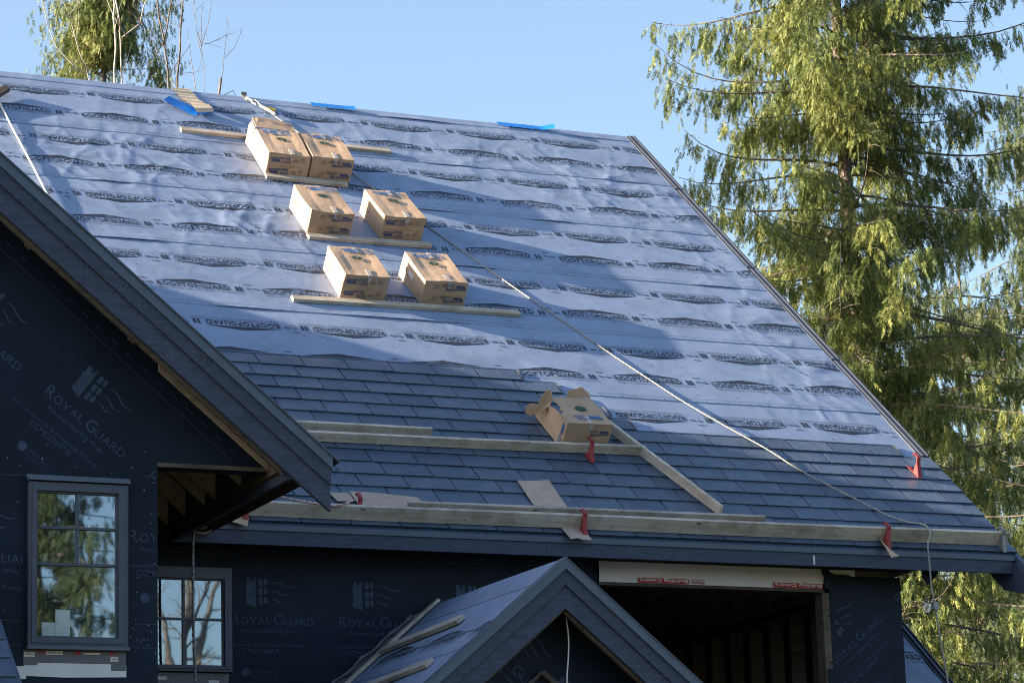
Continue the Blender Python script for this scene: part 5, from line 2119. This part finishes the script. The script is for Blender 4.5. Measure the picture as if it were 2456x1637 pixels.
def bare(name, label, stems, mat, seed, group=None, twigs=1.0):
    """stems: list of (points, r0, r1); each gets random forking twigs"""
    r = np.random.default_rng(seed)
    b = stems[0][0][0]
    root = empty(name, (b[0], b[1], 0), label, 'tree', group)
    tk, br = MB(), MB()
    for si, (pts, r0, r1) in enumerate(stems):
        pp = resample(pts, 0.25)
        n = len(pp)
        rad = [r0 + (r1 - r0) * i / (n - 1) for i in range(n)]
        pp = [p + Vector(tuple(r.normal(0, 0.012, 3))) for p in pp]
        if si == 0:
            tk.tube(pp, rad, 7)
        else:
            gv, gf = tube_geo(pp, rad, 7)
            mesh_obj('limb', gv, gf, M[mat], root, True)
        for i in range(2, n):
            if r.random() < 0.30 * twigs:
                p = pp[i]
                t = (pp[min(i + 1, n - 1)] - pp[i - 1]).normalized()

                def grow(p, d, L, rr, depth):
                    k = 5
                    q = [p]
                    for s in range(k):
                        d = (d + Vector(tuple(r.normal(0, 0.13, 3))) + Vector((0, 0, 0.05))).normalized()
                        q.append(q[-1] + d * (L / k))
                    br.tube(q, [rr * (1 - 0.75 * s / k) for s in range(k + 1)], 4)
                    if depth > 0:
                        for s in range(1, k + 1):
                            if r.random() < 0.55:
                                grow(q[s], (d + Vector(tuple(r.normal(0, 0.55, 3)))).normalized(), L * r.uniform(0.3, 0.6), rr * 0.5, depth - 1)
                d = (t * 0.6 + Vector(tuple(r.normal(0, 0.6, 3)))).normalized()
                grow(p, d, r.uniform(0.4, 1.1), max(0.006, rad[i] * 0.35), 2)
    tk.build('trunk', M[mat], root, smooth=True)
    tag(br.build('twigs', M['twig'] if mat != 'birch' else M[mat], root, smooth=True), kind='stuff')
    return root


bare('birch_tree', 'pale twin stemmed birch standing before the conifer at upper left',
     [([(12.84, 44.0, 0), (12.80, 44.0, 8), (12.77, 44.0, 16.5), (12.72, 44.0, 19.0), (12.67, 44, 22)], 0.0246, 0.0156),
      ([(12.97, 44.3, 12), (12.96, 44.3, 16.8), (12.89, 44.2, 17.9), (12.79, 44.1, 18.3)], 0.0170, 0.0125),
      ([(12.98, 44.1, 17.6), (12.75, 44.1, 17.95), (12.5, 44.0, 18.5)], 0.0134, 0.0053), ([(12.95, 44.1, 17.6), (13.2, 44.1, 17.9), (13.35, 44, 18.5)], 0.0134, 0.0053)], 'birch', 21, 'bare trees at upper left', 0.8)
bare('birch_tree', 'leaning forked birch at far upper left, bare against the sky',
     [([(12.75, 43.0, 0), (12.5, 43.0, 10), (12.1, 43.0, 15.8), (11.85, 43.0, 16.9), (11.6, 43.0, 17.7), (11.25, 43, 18.15), (11.0, 43, 18.3)], 0.0246, 0.0053),
      ([(11.95, 43.0, 16.5), (11.5, 43.1, 16.95), (11.3, 43.1, 17.6), (11.15, 43.1, 18.1)], 0.0098, 0.0045), ([(11.45, 43, 17.75), (11.5, 43.0, 18.3), (11.4, 43, 18.8)], 0.0089, 0.0045)], 'birch', 22, 'bare trees at upper left', 0.9)
bare('bare_tree', 'dark mossy bare tree with stubby branches behind the ridge at upper left',
     [([(13.75, 43.5, 0), (13.7, 43.5, 12), (13.55, 43.5, 16.5), (13.35, 43.5, 18.0), (13.2, 43.5, 19.2)], 0.0357, 0.0134),
      ([(13.62, 43.5, 15.5), (13.72, 43.5, 17.3), (13.78, 43.5, 18.2)], 0.0223, 0.0134), ([(13.42, 43.4, 17.3), (13.62, 43.4, 18.5), (13.66, 43.4, 19.3)], 0.0156, 0.0089), ([(13.3, 43.5, 16.5), (13.65, 43.4, 17.0), (13.9, 43.4, 17.35)], 0.0089, 0.0045)], 'bark', 23, 'bare trees at upper left', 1.1)
bare('bare_tree', 'thin bare sapling with fine forked twigs right of the birches',
     [([(14.25, 43.5, 0), (14.2, 43.5, 14), (14.16, 43.5, 16.6), (14.10, 43.5, 17.6), (14.12, 43.5, 18.15)], 0.0134, 0.0036),
      ([(14.1, 43.5, 16.0), (13.95, 43.5, 16.9), (13.86, 43.5, 17.6)], 0.0089, 0.0030), ([(14.13, 43.5, 17.4), (14.02, 43.5, 17.7), (13.97, 43.5, 18.1)], 0.0050, 0.0030), ([(14.13, 43.5, 17.45), (14.25, 43.5, 17.8), (14.3, 43.5, 18.4)], 0.0050, 0.0030)], 'twig', 24, 'bare trees at upper left', 0.6)
bare('bare_tree', 'snapped bare stem with upright shoots nearest the tan strip',
     [([(14.4, 43.5, 0), (14.38, 43.5, 14), (14.38, 43.5, 16.4), (14.46, 43.5, 16.85)], 0.0290, 0.0223),
      ([(14.44, 43.5, 16.7), (14.5, 43.5, 17.3), (14.58, 43.5, 18.0)], 0.0063, 0.0030), ([(14.5, 43.5, 17.2), (14.7, 43.5, 17.45), (14.8, 43.5, 17.75)], 0.0050, 0.0030), ([(14.45, 43.5, 16.55), (14.65, 43.5, 16.65), (14.75, 43.5, 16.45)], 0.0089, 0.0036)], 'bark', 25, 'bare trees at upper left', 0.6)

# trees across the street, seen mirrored in the window panes
n_tot.append(cedar('cedar_tree', 'conifer across the street, mirrored in the larger window', (17.2, -27.0, 0), 24, 7.0, 17.5, lambda z: 4.0, 31, 'leafdark', 0.22, dens=0.75, leaf=1.3)[1])
bare('bare_tree', 'bare tree across the street, mirrored in both windows',
     [([(21.8, -24.0, 0), (21.7, -24, 7), (21.9, -24, 12), (22.3, -24, 18)], 0.20, 0.06), ([(21.75, -24, 8), (21.2, -24, 11), (20.4, -24, 15)], 0.10, 0.03), ([(21.8, -24, 9), (22.6, -24, 12), (23.6, -24, 15)], 0.10, 0.03),
      ([(21.8, -24, 10), (21.6, -23.5, 13), (21.0, -23.2, 16)], 0.07, 0.02), ([(21.9, -24, 11), (22.8, -24.5, 13), (23.2, -24.6, 17)], 0.06, 0.02), ([(21.7, -24, 8.6), (20.2, -24, 10), (18.8, -24, 12.5)], 0.07, 0.02)], 'bark', 32, None, 2.0)
print('sprays', n_tot, 'objects', len(bpy.data.objects))
